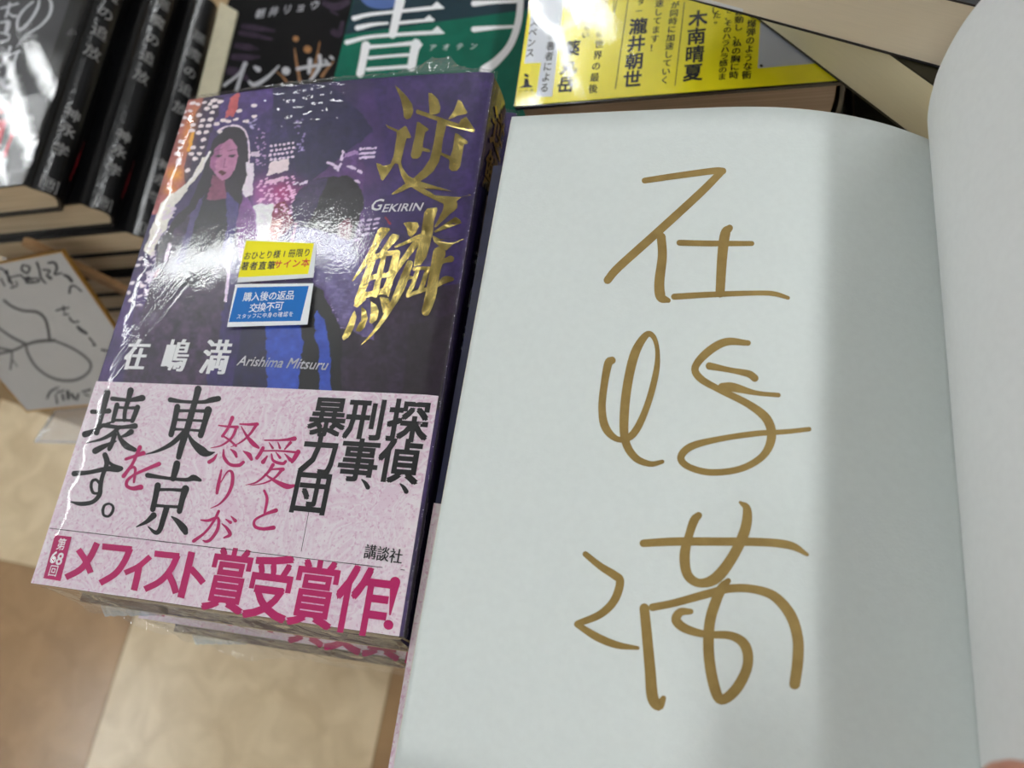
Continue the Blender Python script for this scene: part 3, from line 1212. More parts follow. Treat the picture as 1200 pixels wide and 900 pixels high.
SU = [
    [(85, 575, 30), (170, 568, 22), (270, 548, 26), (335, 548, 34), (358, 545, 26)],
    [(265, 465, 28), (276, 500, 30), (272, 530, 24), (250, 590, 22), (238, 650, 24), (232, 700, 24), (190, 742, 22), (120, 752, 22), (65, 740, 8)],
    [(285, 505, 16), (310, 525, 18), (350, 540, 20)],
    [(238, 640, 14), (215, 612, 16), (190, 620, 16), (184, 655, 16), (198, 688, 16), (232, 690, 14)],
    [(252, 790, 16), (262, 762, 14), (290, 752, 12), (312, 768, 14), (308, 800, 16), (285, 825, 14), (258, 818, 14), (252, 790, 16)]]
ink.strokes(KOWA + SU)
ink.frame(160, 440, 4.5)
TOKYO = [
    [(178, 128, 24), (250, 138, 16), (350, 140, 18), (390, 130, 26), (432, 122, 26)],
    [(325, 72, 34), (310, 130, 28), (290, 200, 30), (262, 300, 30), (238, 370, 30), (222, 430, 26)],
    [(215, 165, 28), (200, 240, 26), (182, 312, 26)],
    [(215, 186, 16), (290, 186, 14), (370, 188, 18)],
    [(378, 182, 36), (362, 240, 28), (338, 316, 28)],
    [(205, 233, 14), (280, 236, 12), (365, 240, 14)],
    [(190, 283, 14), (260, 286, 12), (345, 292, 14)],
    [(252, 300, 26), (185, 360, 22), (110, 398, 14), (50, 415, 5)],
    [(268, 300, 8), (295, 350, 24), (345, 398, 42), (378, 412, 26), (412, 405, 5)],
    [(213, 465, 32), (205, 500, 32), (192, 545, 26)],
    [(58, 526, 24), (150, 540, 16), (260, 550, 18), (300, 540, 30), (335, 552, 16)],
    [(112, 580, 30), (100, 640, 26), (85, 706, 26)],
    [(110, 602, 16), (180, 602, 14), (250, 606, 18)],
    [(258, 598, 36), (242, 650, 28), (226, 716, 26)],
    [(92, 685, 16), (160, 690, 14), (235, 694, 16)],
    [(158, 700, 28), (140, 760, 26), (122, 815, 24), (98, 828, 20), (62, 798, 6)],
    [(90, 738, 30), (55, 770, 20), (0, 798, 6)],
    [(186, 745, 8), (215, 768, 24), (248, 806, 34), (258, 828, 24)]]
ink.strokes(TOKYO)
ink.frame(0, 0, 1)
ink.type('探偵', (478, 494), (468, 541), 13.4, 13.4, bold=.03)
ink.type('刑事', (428, 492), (420, 540), 13.2, 13.2, bold=.03)
ink.type('暴力団', (384, 489), (364, 578), 13.0, 13.0, bold=.03)
for x, y in ((473, 572), (428, 567)):
    ink.stroke([(x - 4, y - 5, 1.5), (x, y - 1, 4), (x + 3, y + 4, 5)])
ink.type('講談社', (434, 647), (464, 652), 3.9, 4.2, xb=.02)
ink.stroke([(362, 599, .6), (353, 646, .6)], sm=False)
ink.stroke([(58, 619, .7), (474, 668, .7)], sm=False)
ink.build('band_black_lettering', black_ink, OBI, label='black characters')

ink = Ink(MS, 0.42).frame(70, 440, 5)
ink.strokes([
    [(388, 490, 16), (430, 476, 16), (490, 455, 24)],
    [(470, 420, 22), (452, 462, 18), (425, 520, 16), (400, 555, 18), (374, 590, 22)],
    [(396, 560, 10), (425, 538, 14), (442, 545, 14), (440, 580, 14), (434, 625, 12)],
    [(582, 518, 22), (510, 548, 18), (440, 580, 14), (398, 612, 16), (392, 645, 18), (425, 662, 20), (475, 654, 28)]])
ink.frame(210, 480, 5.293)
ink.strokes([
    [(330, 50, 22), (305, 110, 16), (268, 165, 16)], [(266, 160, 10), (310, 188, 12), (352, 225, 14)],
    [(245, 98, 8), (300, 105, 12), (360, 108, 18)], [(356, 108, 16), (325, 175, 14), (262, 222, 10), (195, 238, 4)],
    [(378, 90, 10), (430, 92, 14), (484, 90, 20)], [(482, 90, 18), (440, 150, 14), (385, 200, 10), (320, 232, 4)],
    [(385, 105, 6), (420, 165, 16), (460, 212, 26), (492, 236, 14)],
    [(235, 275, 6), (215, 305, 18), (186, 325, 22)], [(275, 248, 8), (278, 295, 18), (315, 340, 18), (370, 345, 20), (398, 326, 18)],
    [(318, 245, 6), (345, 268, 20), (355, 292, 14)], [(398, 258, 6), (432, 280, 26), (448, 308, 18)],
    [(262, 375, 10), (252, 420, 16), (240, 480, 20), (234, 518, 16)],
    [(258, 450, 6), (300, 385, 10), (328, 392, 18), (328, 460, 20), (300, 530, 16), (250, 585, 10), (195, 612, 4)],
    [(135, 685, 8), (180, 688, 16), (240, 672, 16), (238, 740, 18), (200, 800, 18), (170, 818, 16), (148, 812, 8)],
    [(245, 630, 16), (215, 690, 14), (160, 762, 14), (90, 815, 20)], [(265, 708, 6), (295, 735, 16), (315, 775, 20), (278, 795, 10)],
    [(288, 680, 6), (318, 700, 18)], [(322, 662, 6), (348, 690, 20)],
    [(530, 190, 8), (600, 190, 10), (670, 186, 16), (715, 180, 26)],
    [(558, 205, 6), (580, 238, 14)], [(612, 202, 6), (625, 238, 14)], [(690, 205, 18), (655, 245, 8)],
    [(520, 238, 20), (500, 275, 20), (482, 300, 20)], [(515, 256, 8), (620, 256, 10), (740, 266, 14)],
    [(738, 262, 26), (715, 300, 24), (700, 325, 16)],
    [(545, 290, 10), (520, 325, 24)], [(572, 275, 8), (585, 318, 16), (640, 335, 18), (660, 322, 16)],
    [(600, 265, 6), (625, 298, 16)], [(655, 275, 6), (690, 312, 22)],
    [(582, 342, 20), (545, 395, 14), (480, 450, 10), (412, 468, 3)], [(565, 372, 8), (610, 368, 12), (644, 370, 20)],
    [(640, 370, 18), (590, 425, 12), (520, 458, 8), (440, 470, 3)],
    [(530, 398, 6), (590, 440, 18), (660, 474, 30), (700, 475, 20), (740, 460, 4)],
    [(528, 503, 14), (545, 555, 16), (530, 640, 14)],
    [(600, 625, 24), (530, 650, 14), (470, 685, 14), (470, 725, 18), (520, 740, 18), (585, 732, 24)]])
ink.frame(30, 620, 5.217)
S_ = 34
ink.strokes([
    [(438, 85, S_), (390, 180, S_), (330, 250, S_), (245, 295, S_)], [(322, 125, S_), (365, 190, S_), (398, 268, S_)]], cap='flat')
ink.strokes([
    [(468, 106, 34), (560, 116, 34), (650, 124, 34)], [(640, 118, 34), (600, 205, 34), (545, 275, 34), (455, 330, 34)],
    [(762, 168, 30), (690, 228, 30), (606, 268, 30)], [(694, 225, 36), (680, 300, 36), (662, 375, 36)],
    [(788, 150, 34), (860, 158, 34), (940, 166, 34)], [(930, 160, 34), (885, 250, 34), (820, 320, 34), (728, 368, 34)],
    [(868, 262, 36), (900, 330, 36), (920, 392, 36)],
    [(1016, 140, 38), (985, 270, 38), (948, 420, 38)], [(1008, 240, 36), (1050, 285, 36), (1086, 330, 36)]], cap='flat')
ink.frame(0, 0, 1)
ink.type('賞', (267, 681), (267, 681), 15.2, 18.6, bold=.024)
ink.type('受', (316, 690), (316, 690), 15.0, 18.8, bold=.024)
ink.type('賞', (368, 697), (368, 697), 15.2, 18.6, bold=.024)
ink.type('作', (424, 705), (424, 705), 16.6, 18.6, bold=.024)
ink.stroke([(463, 682, 11), (461, 695, 7.5), (457, 720, 2)])
ink.stroke([(455, 732, 10), (455.5, 732.5, 10)], sm=False)
ink.quad([(64.2, 627), (84, 629), (70.8, 681), (50.8, 677.5)], 3)
ink.build('band_magenta_lettering', mag_ink, OBI, label='magenta characters')
ink = Ink(MS, 0.50)
ink.type('第', (72, 638), (72, 638), 3.4, 3.9, bold=.01)
ink.type('68', (63, 653), (70, 655), 5.2, 5.2, bold=.02)
ink.type('回', (62.5, 669), (62.5, 669), 3.6, 3.6, bold=.01)
ink.build('band_white_lettering', white_ink, OBI, label='white characters in the magenta box')

# ---- two stickers
gl_w = mat('sticker_white', (236, 238, 240), 0.55, spec=0.25)
gl_y = mat('sticker_yellow', (244, 232, 22), 0.55, spec=0.25)
gl_b = mat('sticker_blue', (12, 104, 182), 0.55, spec=0.25)


def sticker(outer, inner, colm, label):
    i1 = Ink(MS, 1.22)
    i1.quad(outer, 6)
    n = len(i1.V)
    lo = [tuple(np.array(v) - [0, 0, .18]) for v in i1.V]
    Fl = [tuple(reversed([n + a for a in f])) for f in i1.F]
    st = mesh('sticker', i1.V + lo, i1.F + Fl, gl_w, BOOK, label=label)
    i2 = Ink(MS, 1.26)
    i2.quad(inner, 6)
    i2.build('colour_field', colm, st)
    return st


s1 = sticker([(288, 280), (371, 286), (367, 325), (278, 331)], [(288.5, 282), (368, 285), (361, 321), (279, 325)], gl_y, 'yellow sticker with black and red text')
s1m = Ink(MS, 1.32)
s1m.type('おひとり様1冊限り', (290, 300), (360, 296), 2.75, 3.2, bold=.012)
s1m.type('著者直筆', (287, 312), (318, 311), 3.1, 3.3, bold=.02)
s1m.build('sticker_lettering', black_ink, s1)
s1r = Ink(MS, 1.32)
s1r.type('サイン本', (326, 310), (358, 308), 3.1, 3.3, bold=.02)
s1r.build('sticker_lettering', red_ink, s1, label='red characters')
s2 = sticker([(276, 333), (367, 332), (360, 380), (266, 383)], [(278, 337), (362, 335), (352, 376), (268, 377.5)], gl_b, 'blue sticker with white text')
s2m = Ink(MS, 1.32)
s2m.type('購入後の返品', (290, 348), (340, 346), 3.3, 3.5, bold=.01)
s2m.type('交換不可', (297, 361), (327, 358.5), 3.3, 3.4, bold=.01)
s2m.type('スタッフに中身の確認を', (280, 371), (341, 368), 1.75, 1.9, bold=.006)
s2m.build('sticker_lettering', white_ink, s2)

# ---- shrink film: top sheet, puffed lip above the head, crumpled tail below the foot
film = film_mat('shrink_film', 46, 0.018, 0.07, fine=0.06, refl=1.5)
film_c = film_mat('shrink_film_crumpled', 70, 0.5, 0.08, fine=0.08, refl=1.6, veil=0.05)
V, F = [], []
nx, ny = 170, 210
_a, _b = at(142, 436, 0), at(206, 348, 0)
FR = (_a + _b) / 2
FD = (_b - _a) / np.linalg.norm(_b - _a)
for j in range(ny + 1):
    for i in range(nx + 1):
        x, y = -0.6 + (BW + 1.0) * i / nx, -0.8 + (BH + 1.6) * j / ny
        z = float(bulge(x, y)) + 1.0
        # tension wrinkles fanning in from the head and along the fore edge
        hd = max(0, (y - 158) / 30)
        z += .30 * hd * math.sin(y * 1.7 + 1.6 * math.sin(x * .16) + .5 * math.sin(x * .9)) * math.exp(-((x - 56) / 26) ** 2) * (.6 + .4 * math.sin(x * .7 + y))
        le = max(0, 1 - x / 16)
        z += .10 * le * math.sin(y * .42 + 1.2 * math.sin(x * .5)) * le
        z -= .0115 * max(0, 9 - x) ** 2 * (1 + .12 * math.sin(y * .8))
        # ridges where the film lifts along the lower fore edge
        al, ac = (x - FR[0]) * FD[0] + (y - FR[1]) * FD[1], -(x - FR[0]) * FD[1] + (y - FR[1]) * FD[0]
        z += .55 * math.exp(-(al / 13) ** 2 - (ac / 4.5) ** 2) * (1 + .5 * math.sin(ac * 2.2 + al * .15)) + .05 * math.exp(-(al / 15) ** 2 - (ac / 7) ** 2) * math.sin(al * 3.1 + ac * 2)
        z += .035 * math.sin(x * .13 + y * .09) + .006 * math.sin(x * .4 - y * .31)
        V.append((x, y, z))
for j in range(ny):
    for i in range(nx):
        a = j * (nx + 1) + i
        F.append((a, a + 1, a + nx + 2, a + nx + 1))
FILM = mesh('shrink_film', V, F, film, BOOK, smooth=True, label='clear film over the front cover')
# lip above the head
R2 = random.Random(5)
V, F = [], []
N_ = 110
for i in range(N_ + 1):
    s = i / N_
    x = s * (BW - 1)
    zt = float(bulge(x, BH))
    pk = 9.0 * math.exp(-((x - 106) / 9) ** 2) + 2.2 * math.sin(math.pi * s) + .6
    V.append((x, BH + .6, zt + .8))
    V.append((x + R2.uniform(-.5, .5), BH + .8 + pk * .4 + R2.uniform(-.4, .4), zt - .2 + R2.uniform(-.5, .7)))
    V.append((x + R2.uniform(-.6, .6), BH + .8 + pk + R2.uniform(-.35, .35), zt - 1.4 + R2.uniform(-.8, .8) - pk * .2))
    V.append((x, BH + .5, zt - 4.5))
for i in range(N_):
    for r_ in range(3):
        a = i * 4 + r_
        F.append((a, a + 1, a + 5, a + 4))
mesh('film_lip', V, F, film_c, BOOK, label='puckered film at the head of the book')
# film rolled over the spine corner
V, F = [], []
for i in range(121):
    y = -.5 + (BH + 1) * i / 120
    w_ = .12 * math.sin(y * 1.9) + .1 * math.sin(y * .7 + 1)
    for k in range(9):
        a_ = math.pi / 2 * k / 8
        V.append((127.9 + (1.5 + w_) * math.sin(a_), y, float(bulge(BW, min(y, BH))) + 1.0 - 1.5 + (1.5 + w_) * math.cos(a_)))
for i in range(120):
    for k in range(8):
        a = i * 9 + k
        F.append((a, a + 1, a + 10, a + 9))
mesh('film_corner', V, F, film, BOOK, smooth=True, label='film over the spine corner')
N_ = 34
V, F = [], []
for i in range(N_ + 1):
    s = i / N_
    x = 3 + s * (BW - 3)
    tail = 2.0 + 3.5 * math.exp(-((x - 34) / 12) ** 2) + R2.uniform(-.5, .5)
    V.append((x, -.6, .8))
    V.append((x + R2.uniform(-.4, .4), -1.6 - R2.uniform(0, .9), -5 + R2.uniform(-1, 1)))
    V.append((x + R2.uniform(-.4, .4), -3.2 - R2.uniform(0, 1.1), -12 + R2.uniform(-1, 1)))
    V.append((x + R2.uniform(-.4, .4), -5.5 - R2.uniform(0, .8), -20 + R2.uniform(-1, 1)))
    V.append((x, -5.5 - tail, -21.5))
for i in range(N_):
    for r_ in range(4):
        a = i * 5 + r_
        F.append((a, a + 1, a + 6, a + 5))
mesh('film_tail', V, F, film_c, BOOK, smooth=True, label='crumpled film below the foot of the book')
index_kids()
blue_film = film_mat('bluish_film', 90, 0.6, 0.12, tint=(.75, .9, 1.0), fine=0.1, refl=1.7, veil=0.35)
V, F = [], []
for i in range(25):
    s = i / 24
    p = at(117 + s * 88, 698 + s * 22, -21.0)
    q = at(123 + s * 82, 722 - s * 1 + R2.uniform(-1, 1), -23.0)
    m_ = (p + q) / 2 + np.array([R2.uniform(-.5, .5), R2.uniform(-.5, .5), R2.uniform(-.8, 1.4)])
    V += [p, m_, q]
for i in range(24):
    for r_ in range(2):
        a = i * 3 + r_
        F.append((a, a + 1, a + 4, a + 3))
mesh('folded_film_corner', V, F, blue_film, BOOK, label='bluish folded corner of film')

# copies below it in the pile
index_kids()
for n, (dx, dy) in enumerate([(1.5, 3.0), (1.0, -9.0), (2.0, 4.0), (-1.0, 2.0)]):
    c = copy_tree(BOOK)
    c.location = ((dx) / 1000, dy / 1000, (-BT - 24.6 * (n + 1)) / 1000)
    c['label'] = ['second book of the purple novel pile, directly under the topmost copy',
                  'third purple novel of the pile, its pink band edge sticking out below the top copy',
                  'fourth purple novel of the pile, almost hidden under the upper copies',
                  'lowest purple novel of the pile, resting on the plinth'][n]

# ================================================================== THE OPEN SIGNED BOOK (held open over the pile)
A3 = np.array([141.5, 159.0, 0.0])
U3 = np.array([1.0, -0.028, 0.0])
U3 /= np.linalg.norm(U3)
V3 = np.array([-0.028, -1.0, 0.0])
V3 /= np.linalg.norm(V3)
ZP = 10.0


def gut(v):
    s = v / 188.0
    return 123.9 + 3.5 * s, -9.0 + 12.0 * s


def zpage(u, v):
    ug, zg = gut(v)
    t = np.clip((u - 62) / (ug - 62), 0, 1)
    return ZP - (ZP - zg) * t ** 2.3 + 0.5 * math.sin(u * .035 + 1.0) * (1 - t)


def OB(u, v, z):
    return A3 + U3 * u + V3 * v + np.array([0, 0, z])


class Page:
    def pt(s, x, y, off):
        z = ZP
        for _ in range(6):
            p = at(x, y, z + off)
            d = p - A3
            z = zpage(float(d @ U3), float(d @ V3))
        return at(x, y, z + off)


OPEN = empty('open_novel', OB(60, 94, -9.0))
tag(OPEN, 'novel held open at a white page signed in gold marker', 'book')
paper = mat('endpaper_white', (216, 222, 219), 0.75, var=0.03, scale=500, bump=0.10, bscale=1400)
paper2 = mat('page_white', (230, 231, 229), 0.8, var=0.03, scale=500, bump=0.08, bscale=1600)

nu, nv = 60, 24


def sheet(fn, th, name, m, parent, u0, u1, v0, v1, nu=60, nv=24, **k):
    V, F = [], []
    for lay in (0, 1):
        for j in range(nv + 1):
            for i in range(nu + 1):
                V.append(fn(u0 + (u1 - u0) * i / nu, v0 + (v1 - v0) * j / nv, -th * lay))
    q = (nu + 1) * (nv + 1)
    w_ = nu + 1
    for j in range(nv):
        for i in range(nu):
            a = j * w_ + i
            F.append((a, a + w_, a + w_ + 1, a + 1))
            F.append((q + a, q + a + 1, q + a + w_ + 1, q + a + w_))
    for i in range(nu):
        F.append((i, i + 1, q + i + 1, q + i))
        a = nv * w_ + i
        F.append((a, q + a, q + a + 1, a + 1))
    for j in range(nv):
        a = j * w_
        F.append((a, q + a, q + a + w_, a + w_))
        a += nu
        F.append((a, a + w_, q + a + w_, q + a))
    return mesh(name, V, F, m, parent, smooth=False, **k)


# signed leaf: s runs 0..1 from fore edge to gutter
def leafpt(s, v, dz):
    ug, _ = gut(v)
    u = s * ug
    return OB(u, v, zpage(u, v) + dz)


sgn = sheet(leafpt, 0.18, 'signed_page', paper, OPEN, 0, 1, 0, 188, 70, 24)
for p in sgn.data.polygons:
    p.use_smooth = p.normal.z != 0
# block of pages below it, its fore edge stepping slightly out to the left
pg_c = page_edge_mat('paper_edge_open', (232, 232, 206), (214, 214, 186))
V, F = [], []
n_ = 70
cs = []
for v in (0.6, 187.4):
    ring = []
    for i in range(n_ + 1):
        s = i / n_
        ug, zg = gut(v)
        ring.append(OB(s * ug * 1.0 + 0.1 * (1 - s), v, zpage(s * ug, v) - .45 - .8 * s))
    for i in range(6):
        t = i / 5
        ug, zg = gut(v)
        ring.append(OB(ug + .5 - t * 1.0, v, (zg - .5) * (1 - t) + (-12.2) * t))
    for i in range(6):
        t = i / 5
        ring.append(OB(-1.6 + 1.2 * t * t, v, -3.9 * 1.0 + (ZP + 3.6) * t))
    cs.append(ring)
n = len(cs[0])
V = cs[0] + cs[1]
for i in range(n):
    j = (i + 1) % n
    F.append((i, j, n + j, n + i))
t1 = tessellate_polygon([[Vector(p) for p in cs[0]]])
F += [tuple(f) for f in t1]
F += [tuple(n + a for a in f) for f in t1]
mesh('page_block', V, F, pg_c, OPEN)
# back board with dark jacket flap and the pink band folded over it
L0, L1 = at(578, 194, -4.0), at(457, 900, -4.0)
dirL = (L1 - L0) / np.linalg.norm(L1 - L0)
Lb = L0 + dirL * 190


def slab(poly_xy, z0, z1):
    n = len(poly_xy)
    V = [(p[0], p[1], z0) for p in poly_xy] + [(p[0], p[1], z1) for p in poly_xy]
    F = [tuple(range(n))[::-1], tuple(range(n, 2 * n))]
    for i in range(n):
        j = (i + 1) % n
        F.append((i, j, n + j, n + i))
    return V, F


def off_(p, u):
    return (p[0] + U3[0] * u, p[1] + U3[1] * u)


board_poly = [off_(L0, 0), off_(Lb, 0), off_(Lb, 127), off_(L0, 127)]
V, F = slab(board_poly, -14.2, -12.0)
navy2 = mat('jacket_flap_navy', (34, 36, 74), 0.35, coat=0.3, var=0.3, scale=200)
# the board lies under the block; its turned-up fore edge carries the flap
mb = MB()
mb.add(V, F)
mb.add(*slab([off_(L0, 0.0), off_(Lb, 0.0), off_(Lb, 7.0), off_(L0, 7.0)], -6.2, -4.0))
mb.add(*slab([off_(L0, 3.0), off_(Lb, 3.0), off_(Lb, 7.0), off_(L0, 7.0)], -12.1, -6.1))
mb.build('back_board', navy2, OPEN)
t = (at(512, 590, -4.0) - L0) @ dirL
Lm = L0 + dirL * t
V, F = slab([off_(Lm, -.35), off_(Lb, -.35), off_(Lb, 6.8), off_(Lm, 6.8)], -4.4, -3.7)
mesh('paper_band', V, F, obi_m, OPEN, label='pink marbled paper band')

# front board with its white endpaper, rising from the gutter and bending over to the right
prof = [(0.0, 0), (-3.2, 8), (-4.9, 16), (-5.7, 24), (-5.4, 33), (-4.2, 42), (-1.7, 50.4), (2.5, 60), (9, 70), (18, 79), (30, 86), (44, 91), (58, 94)]
prof = smooth_pts([(a, b_, 1) for a, b_ in prof], 4)[:, :2]
PN = np.gradient(prof, axis=0)
PN /= np.linalg.norm(PN, axis=1, keepdims=True)
PN = np.stack([PN[:, 1], -PN[:, 0]], 1)       # towards the outside (right/below) of the board


def leafv(i, v, d, lift=1.0):
    ug, zg = gut(v)
    a = prof[i] + PN[i] * d
    return OB(ug + a[0], v, zg + a[1])


def strip(name, i0, i1, v0, v1, d0, d1, m, parent, nvv=16, **k):
    V, F = [], []
    ks = list(range(i0, i1 + 1))
    for d in (d0, d1):
        for i in ks:
            for j in range(nvv + 1):
                V.append(leafv(i, v0 + (v1 - v0) * j / nvv, d))
    w_ = nvv + 1
    q = len(ks) * w_
    for a_ in range(len(ks) - 1):
        for j in range(nvv):
            a = a_ * w_ + j
            F.append((a, a + 1, a + w_ + 1, a + w_))
            F.append((q + a, q + a + w_, q + a + w_ + 1, q + a + 1))
    for a_ in range(len(ks) - 1):
        for j in (0, nvv):
            a = a_ * w_ + j
            F.append((a, a + w_, q + a + w_, q + a))
    for j in range(nvv):
        for a in (j, (len(ks) - 1) * w_ + j):
            F.append((a, a + 1, q + a + 1, q + a))
    o = mesh(name, V, F, m, parent, smooth=True, **k)
    o.data.set_sharp_from_angle(angle=math.radians(40))
    return o


nP = len(prof) - 1
strip('front_endpaper', 0, nP, 0.8, 187.2, 0.0, 0.25, paper2, OPEN)
strip('front_board', 1, nP, -3, 191, 0.9, 2.9, paper2, OPEN, label='front board lined in white')
strip('front_jacket', 2, nP, -3.1, 191.1, 3.0, 3.2, navy2, OPEN)
# spine of the open book
V, F = [], []
for k_, (du, dz) in enumerate([(2.0, -14), (6.5, -12), (8.0, -6), (6.0, 2), (1.0, 11), (-1.0, 12), (4.0, 2), (5.5, -6), (4.5, -10), (1.5, -12)]):
    for v in (-3, 191):
        V.append(OB(125.5 + du + 3.2 * v / 188, v, dz + 2 * v / 188 - 0.0))
for k_ in range(9):
    a = k_ * 2
    F.append((a, a + 1, a + 3, a + 2))
mesh('spine', V, F, navy2, OPEN)

gold_ink = mat('gold_marker', (150, 124, 68), 0.55, metal=0.25, col2=(136, 110, 56), scale=260, bump=0.1, bscale=1500)
PG = Page()
ink = Ink(PG, 0.07).frame(660, 170, 2.3067)
ink.strokes([
    [(220, 96, 14), (300, 84, 15), (405, 70, 16), (432, 70, 16)],
    [(428, 72, 17), (370, 130, 19), (250, 240, 20), (150, 330, 20), (120, 365, 19)],
    [(265, 248, 21), (268, 300, 22), (260, 370, 24), (264, 410, 24), (284, 420, 12)],
    [(314, 264, 14), (400, 266, 14), (510, 266, 12)],
    [(450, 224, 16), (438, 240, 24), (430, 300, 24), (424, 400, 22)],
    [(300, 410, 15), (400, 404, 14), (520, 400, 12), (570, 402, 12), (608, 413, 9)],
    [(132, 582, 18), (122, 590, 20), (112, 640, 18), (105, 710, 18), (115, 765, 20), (150, 796, 14), (190, 780, 18), (225, 710, 16), (250, 620, 15),
     (255, 560, 11), (245, 520, 12), (225, 513, 16), (195, 560, 22), (175, 640, 22), (165, 730, 22), (168, 800, 20), (195, 845, 18), (235, 862, 14), (268, 856, 10)],
    [(500, 535, 13), (440, 532, 19), (390, 560, 20), (357, 600, 18), (370, 630, 18), (420, 660, 16), (500, 700, 18), (550, 740, 22), (563, 790, 22),
     (540, 840, 18), (480, 875, 16), (400, 885, 16), (340, 870, 16), (318, 845, 18), (345, 815, 18), (420, 795, 14), (520, 780, 14), (600, 775, 12), (665, 768, 11)],
    [(395, 597, 18), (450, 608, 13), (500, 618, 17), (518, 630, 18)],
    [(430, 655, 22), (460, 655, 22), (520, 670, 12), (582, 676, 11)]])
ink.frame(640, 560, 3)
ink.strokes([
    [(138, 268, 18), (190, 310, 22), (240, 342, 26), (260, 365, 26), (240, 430, 26), (190, 480, 24), (110, 513, 20)],
    [(108, 515, 18), (180, 560, 25), (250, 588, 22), (322, 598, 12)],
    [(342, 230, 24), (450, 224, 26), (600, 224, 26), (760, 226, 26), (860, 238, 25), (918, 270, 11)],
    [(536, 132, 22), (520, 150, 28), (503, 200, 26), (487, 270, 32), (497, 340, 30), (540, 370, 27), (600, 350, 36), (660, 270, 33), (700, 180, 33), (706, 110, 26), (682, 86, 9)],
    [(345, 458, 30), (355, 560, 32), (366, 680, 34), (374, 770, 36), (396, 802, 30), (412, 775, 18)],
    [(374, 455, 24), (450, 440, 24), (560, 410, 26), (640, 390, 26), (720, 390, 26), (800, 415, 30), (858, 480, 34), (884, 560, 34), (885, 640, 35), (874, 725, 34)],
    [(640, 362, 18), (620, 385, 30), (598, 430, 33), (575, 510, 33), (572, 620, 34), (590, 730, 34), (617, 780, 32), (670, 740, 34), (708, 660, 32), (700, 590, 32), (650, 555, 26),
     (560, 550, 23), (490, 530, 28), (457, 500, 30), (472, 472, 26), (508, 470, 18)]])
ink.build('signature', gold_ink, OPEN, label='gold marker signature in three large characters')

# ================================================================== HAND holding the open book at its lower right corner
skin = mat('skin', (196, 138, 112), 0.5, col2=(182, 120, 98), scale=160, bump=0.25, bscale=900)
try:
    pb = skin.node_tree.nodes['Principled BSDF']
    pb.inputs['Subsurface Weight'].default_value = 0.1
    pb.inputs['Subsurface Radius'].default_value = (0.004, 0.0015, 0.0008)
except Exception:
    pass
HB = empty('person', OB(150, 240, 20))
tag(HB, 'hand of a person holding the open novel, thumb tip on the lower right page corner', 'person')


def skin_chain(name, verts, edges, radii, parent, root=0, sub=2):
    inv = wm(parent).inverted()
    me = bpy.data.meshes.new(name)
    me.from_pydata([tuple(inv @ Vector(np.array(v) / 1000)) for v in verts], edges, [])
    me.materials.append(skin)
    o = bpy.data.objects.new(name, me)
    COL.objects.link(o)
    o.parent = parent
    s = o.modifiers.new('skin', 'SKIN')
    sk = me.skin_vertices[0].data
    for i, r in enumerate(radii):
        sk[i].radius = (r / 1000, r / 1000)
        sk[i].use_root = (i == root)
    s.use_smooth_shade = True
    s.branch_smoothing = 0.8
    sb = o.modifiers.new('sub', 'SUBSURF')
    sb.levels = sub
    sb.render_levels = sub
    return o


Lp = leafv
# where the photographed thumb tip lies on the lining of the front board
_, ti, tv = min((float(np.hypot(*(pj(Lp(i, v, -8.3)) - np.array([1212, 886])))), i, v) for i in range(2, 30) for v in range(110, 180))
tip = Lp(ti, tv, -8.4)
V = [Lp(ti + 10, tv + 128, 24), Lp(ti + 12, tv + 96, 22), Lp(ti + 5, tv + 84, 3), Lp(ti + 2, tv + 54, -12.5), Lp(ti, tv + 27, -11.5), tip]
elbow = V[0] + np.array([60.0, -220.0, -70.0])
V += [elbow, (V[0] + elbow) / 2]
E_ = [(0, 1), (0, 2), (2, 3), (3, 4), (4, 5), (0, 7), (7, 6)]
Rr = [23, 22, 15, 12, 10.5, 8.4, 38, 30]
for q in range(4):                       # four fingers lie behind the board
    ii = min(ti - 1 + 8 * q, nP)
    ln = (66, 74, 70, 56)[q]
    b_ = len(V)
    bv = tv + 80 + (4 if q in (0, 3) else 0)
    V += [Lp(ii, bv, 17), Lp(ii, bv - ln * .42, 15.5), Lp(ii, bv - ln * .72, 13.5), Lp(ii, bv - ln * .97, 12)]
    E_ += [(1, b_), (b_, b_ + 1), (b_ + 1, b_ + 2), (b_ + 2, b_ + 3)]
    s_ = (1.0, 1.03, 1.0, .86)[q]
    Rr += [9.5 * s_, 8.8 * s_, 8.0 * s_, 7.0 * s_]
HAND = skin_chain('hand', V, E_, Rr, HB)
# nails, laid on the grown surface of thumb and fingers
from mathutils.bvhtree import BVHTree
dg_ = bpy.context.evaluated_depsgraph_get()
ev = HAND.evaluated_get(dg_)
bvh = BVHTree.FromPolygons([HAND.matrix_basis @ v.co for v in ev.data.vertices], [tuple(p.vertices) for p in ev.data.polygons])
to_l = wm(HB).inverted()
nail_m = mat('finger_nail', (226, 176, 156), 0.3, var=0.05)


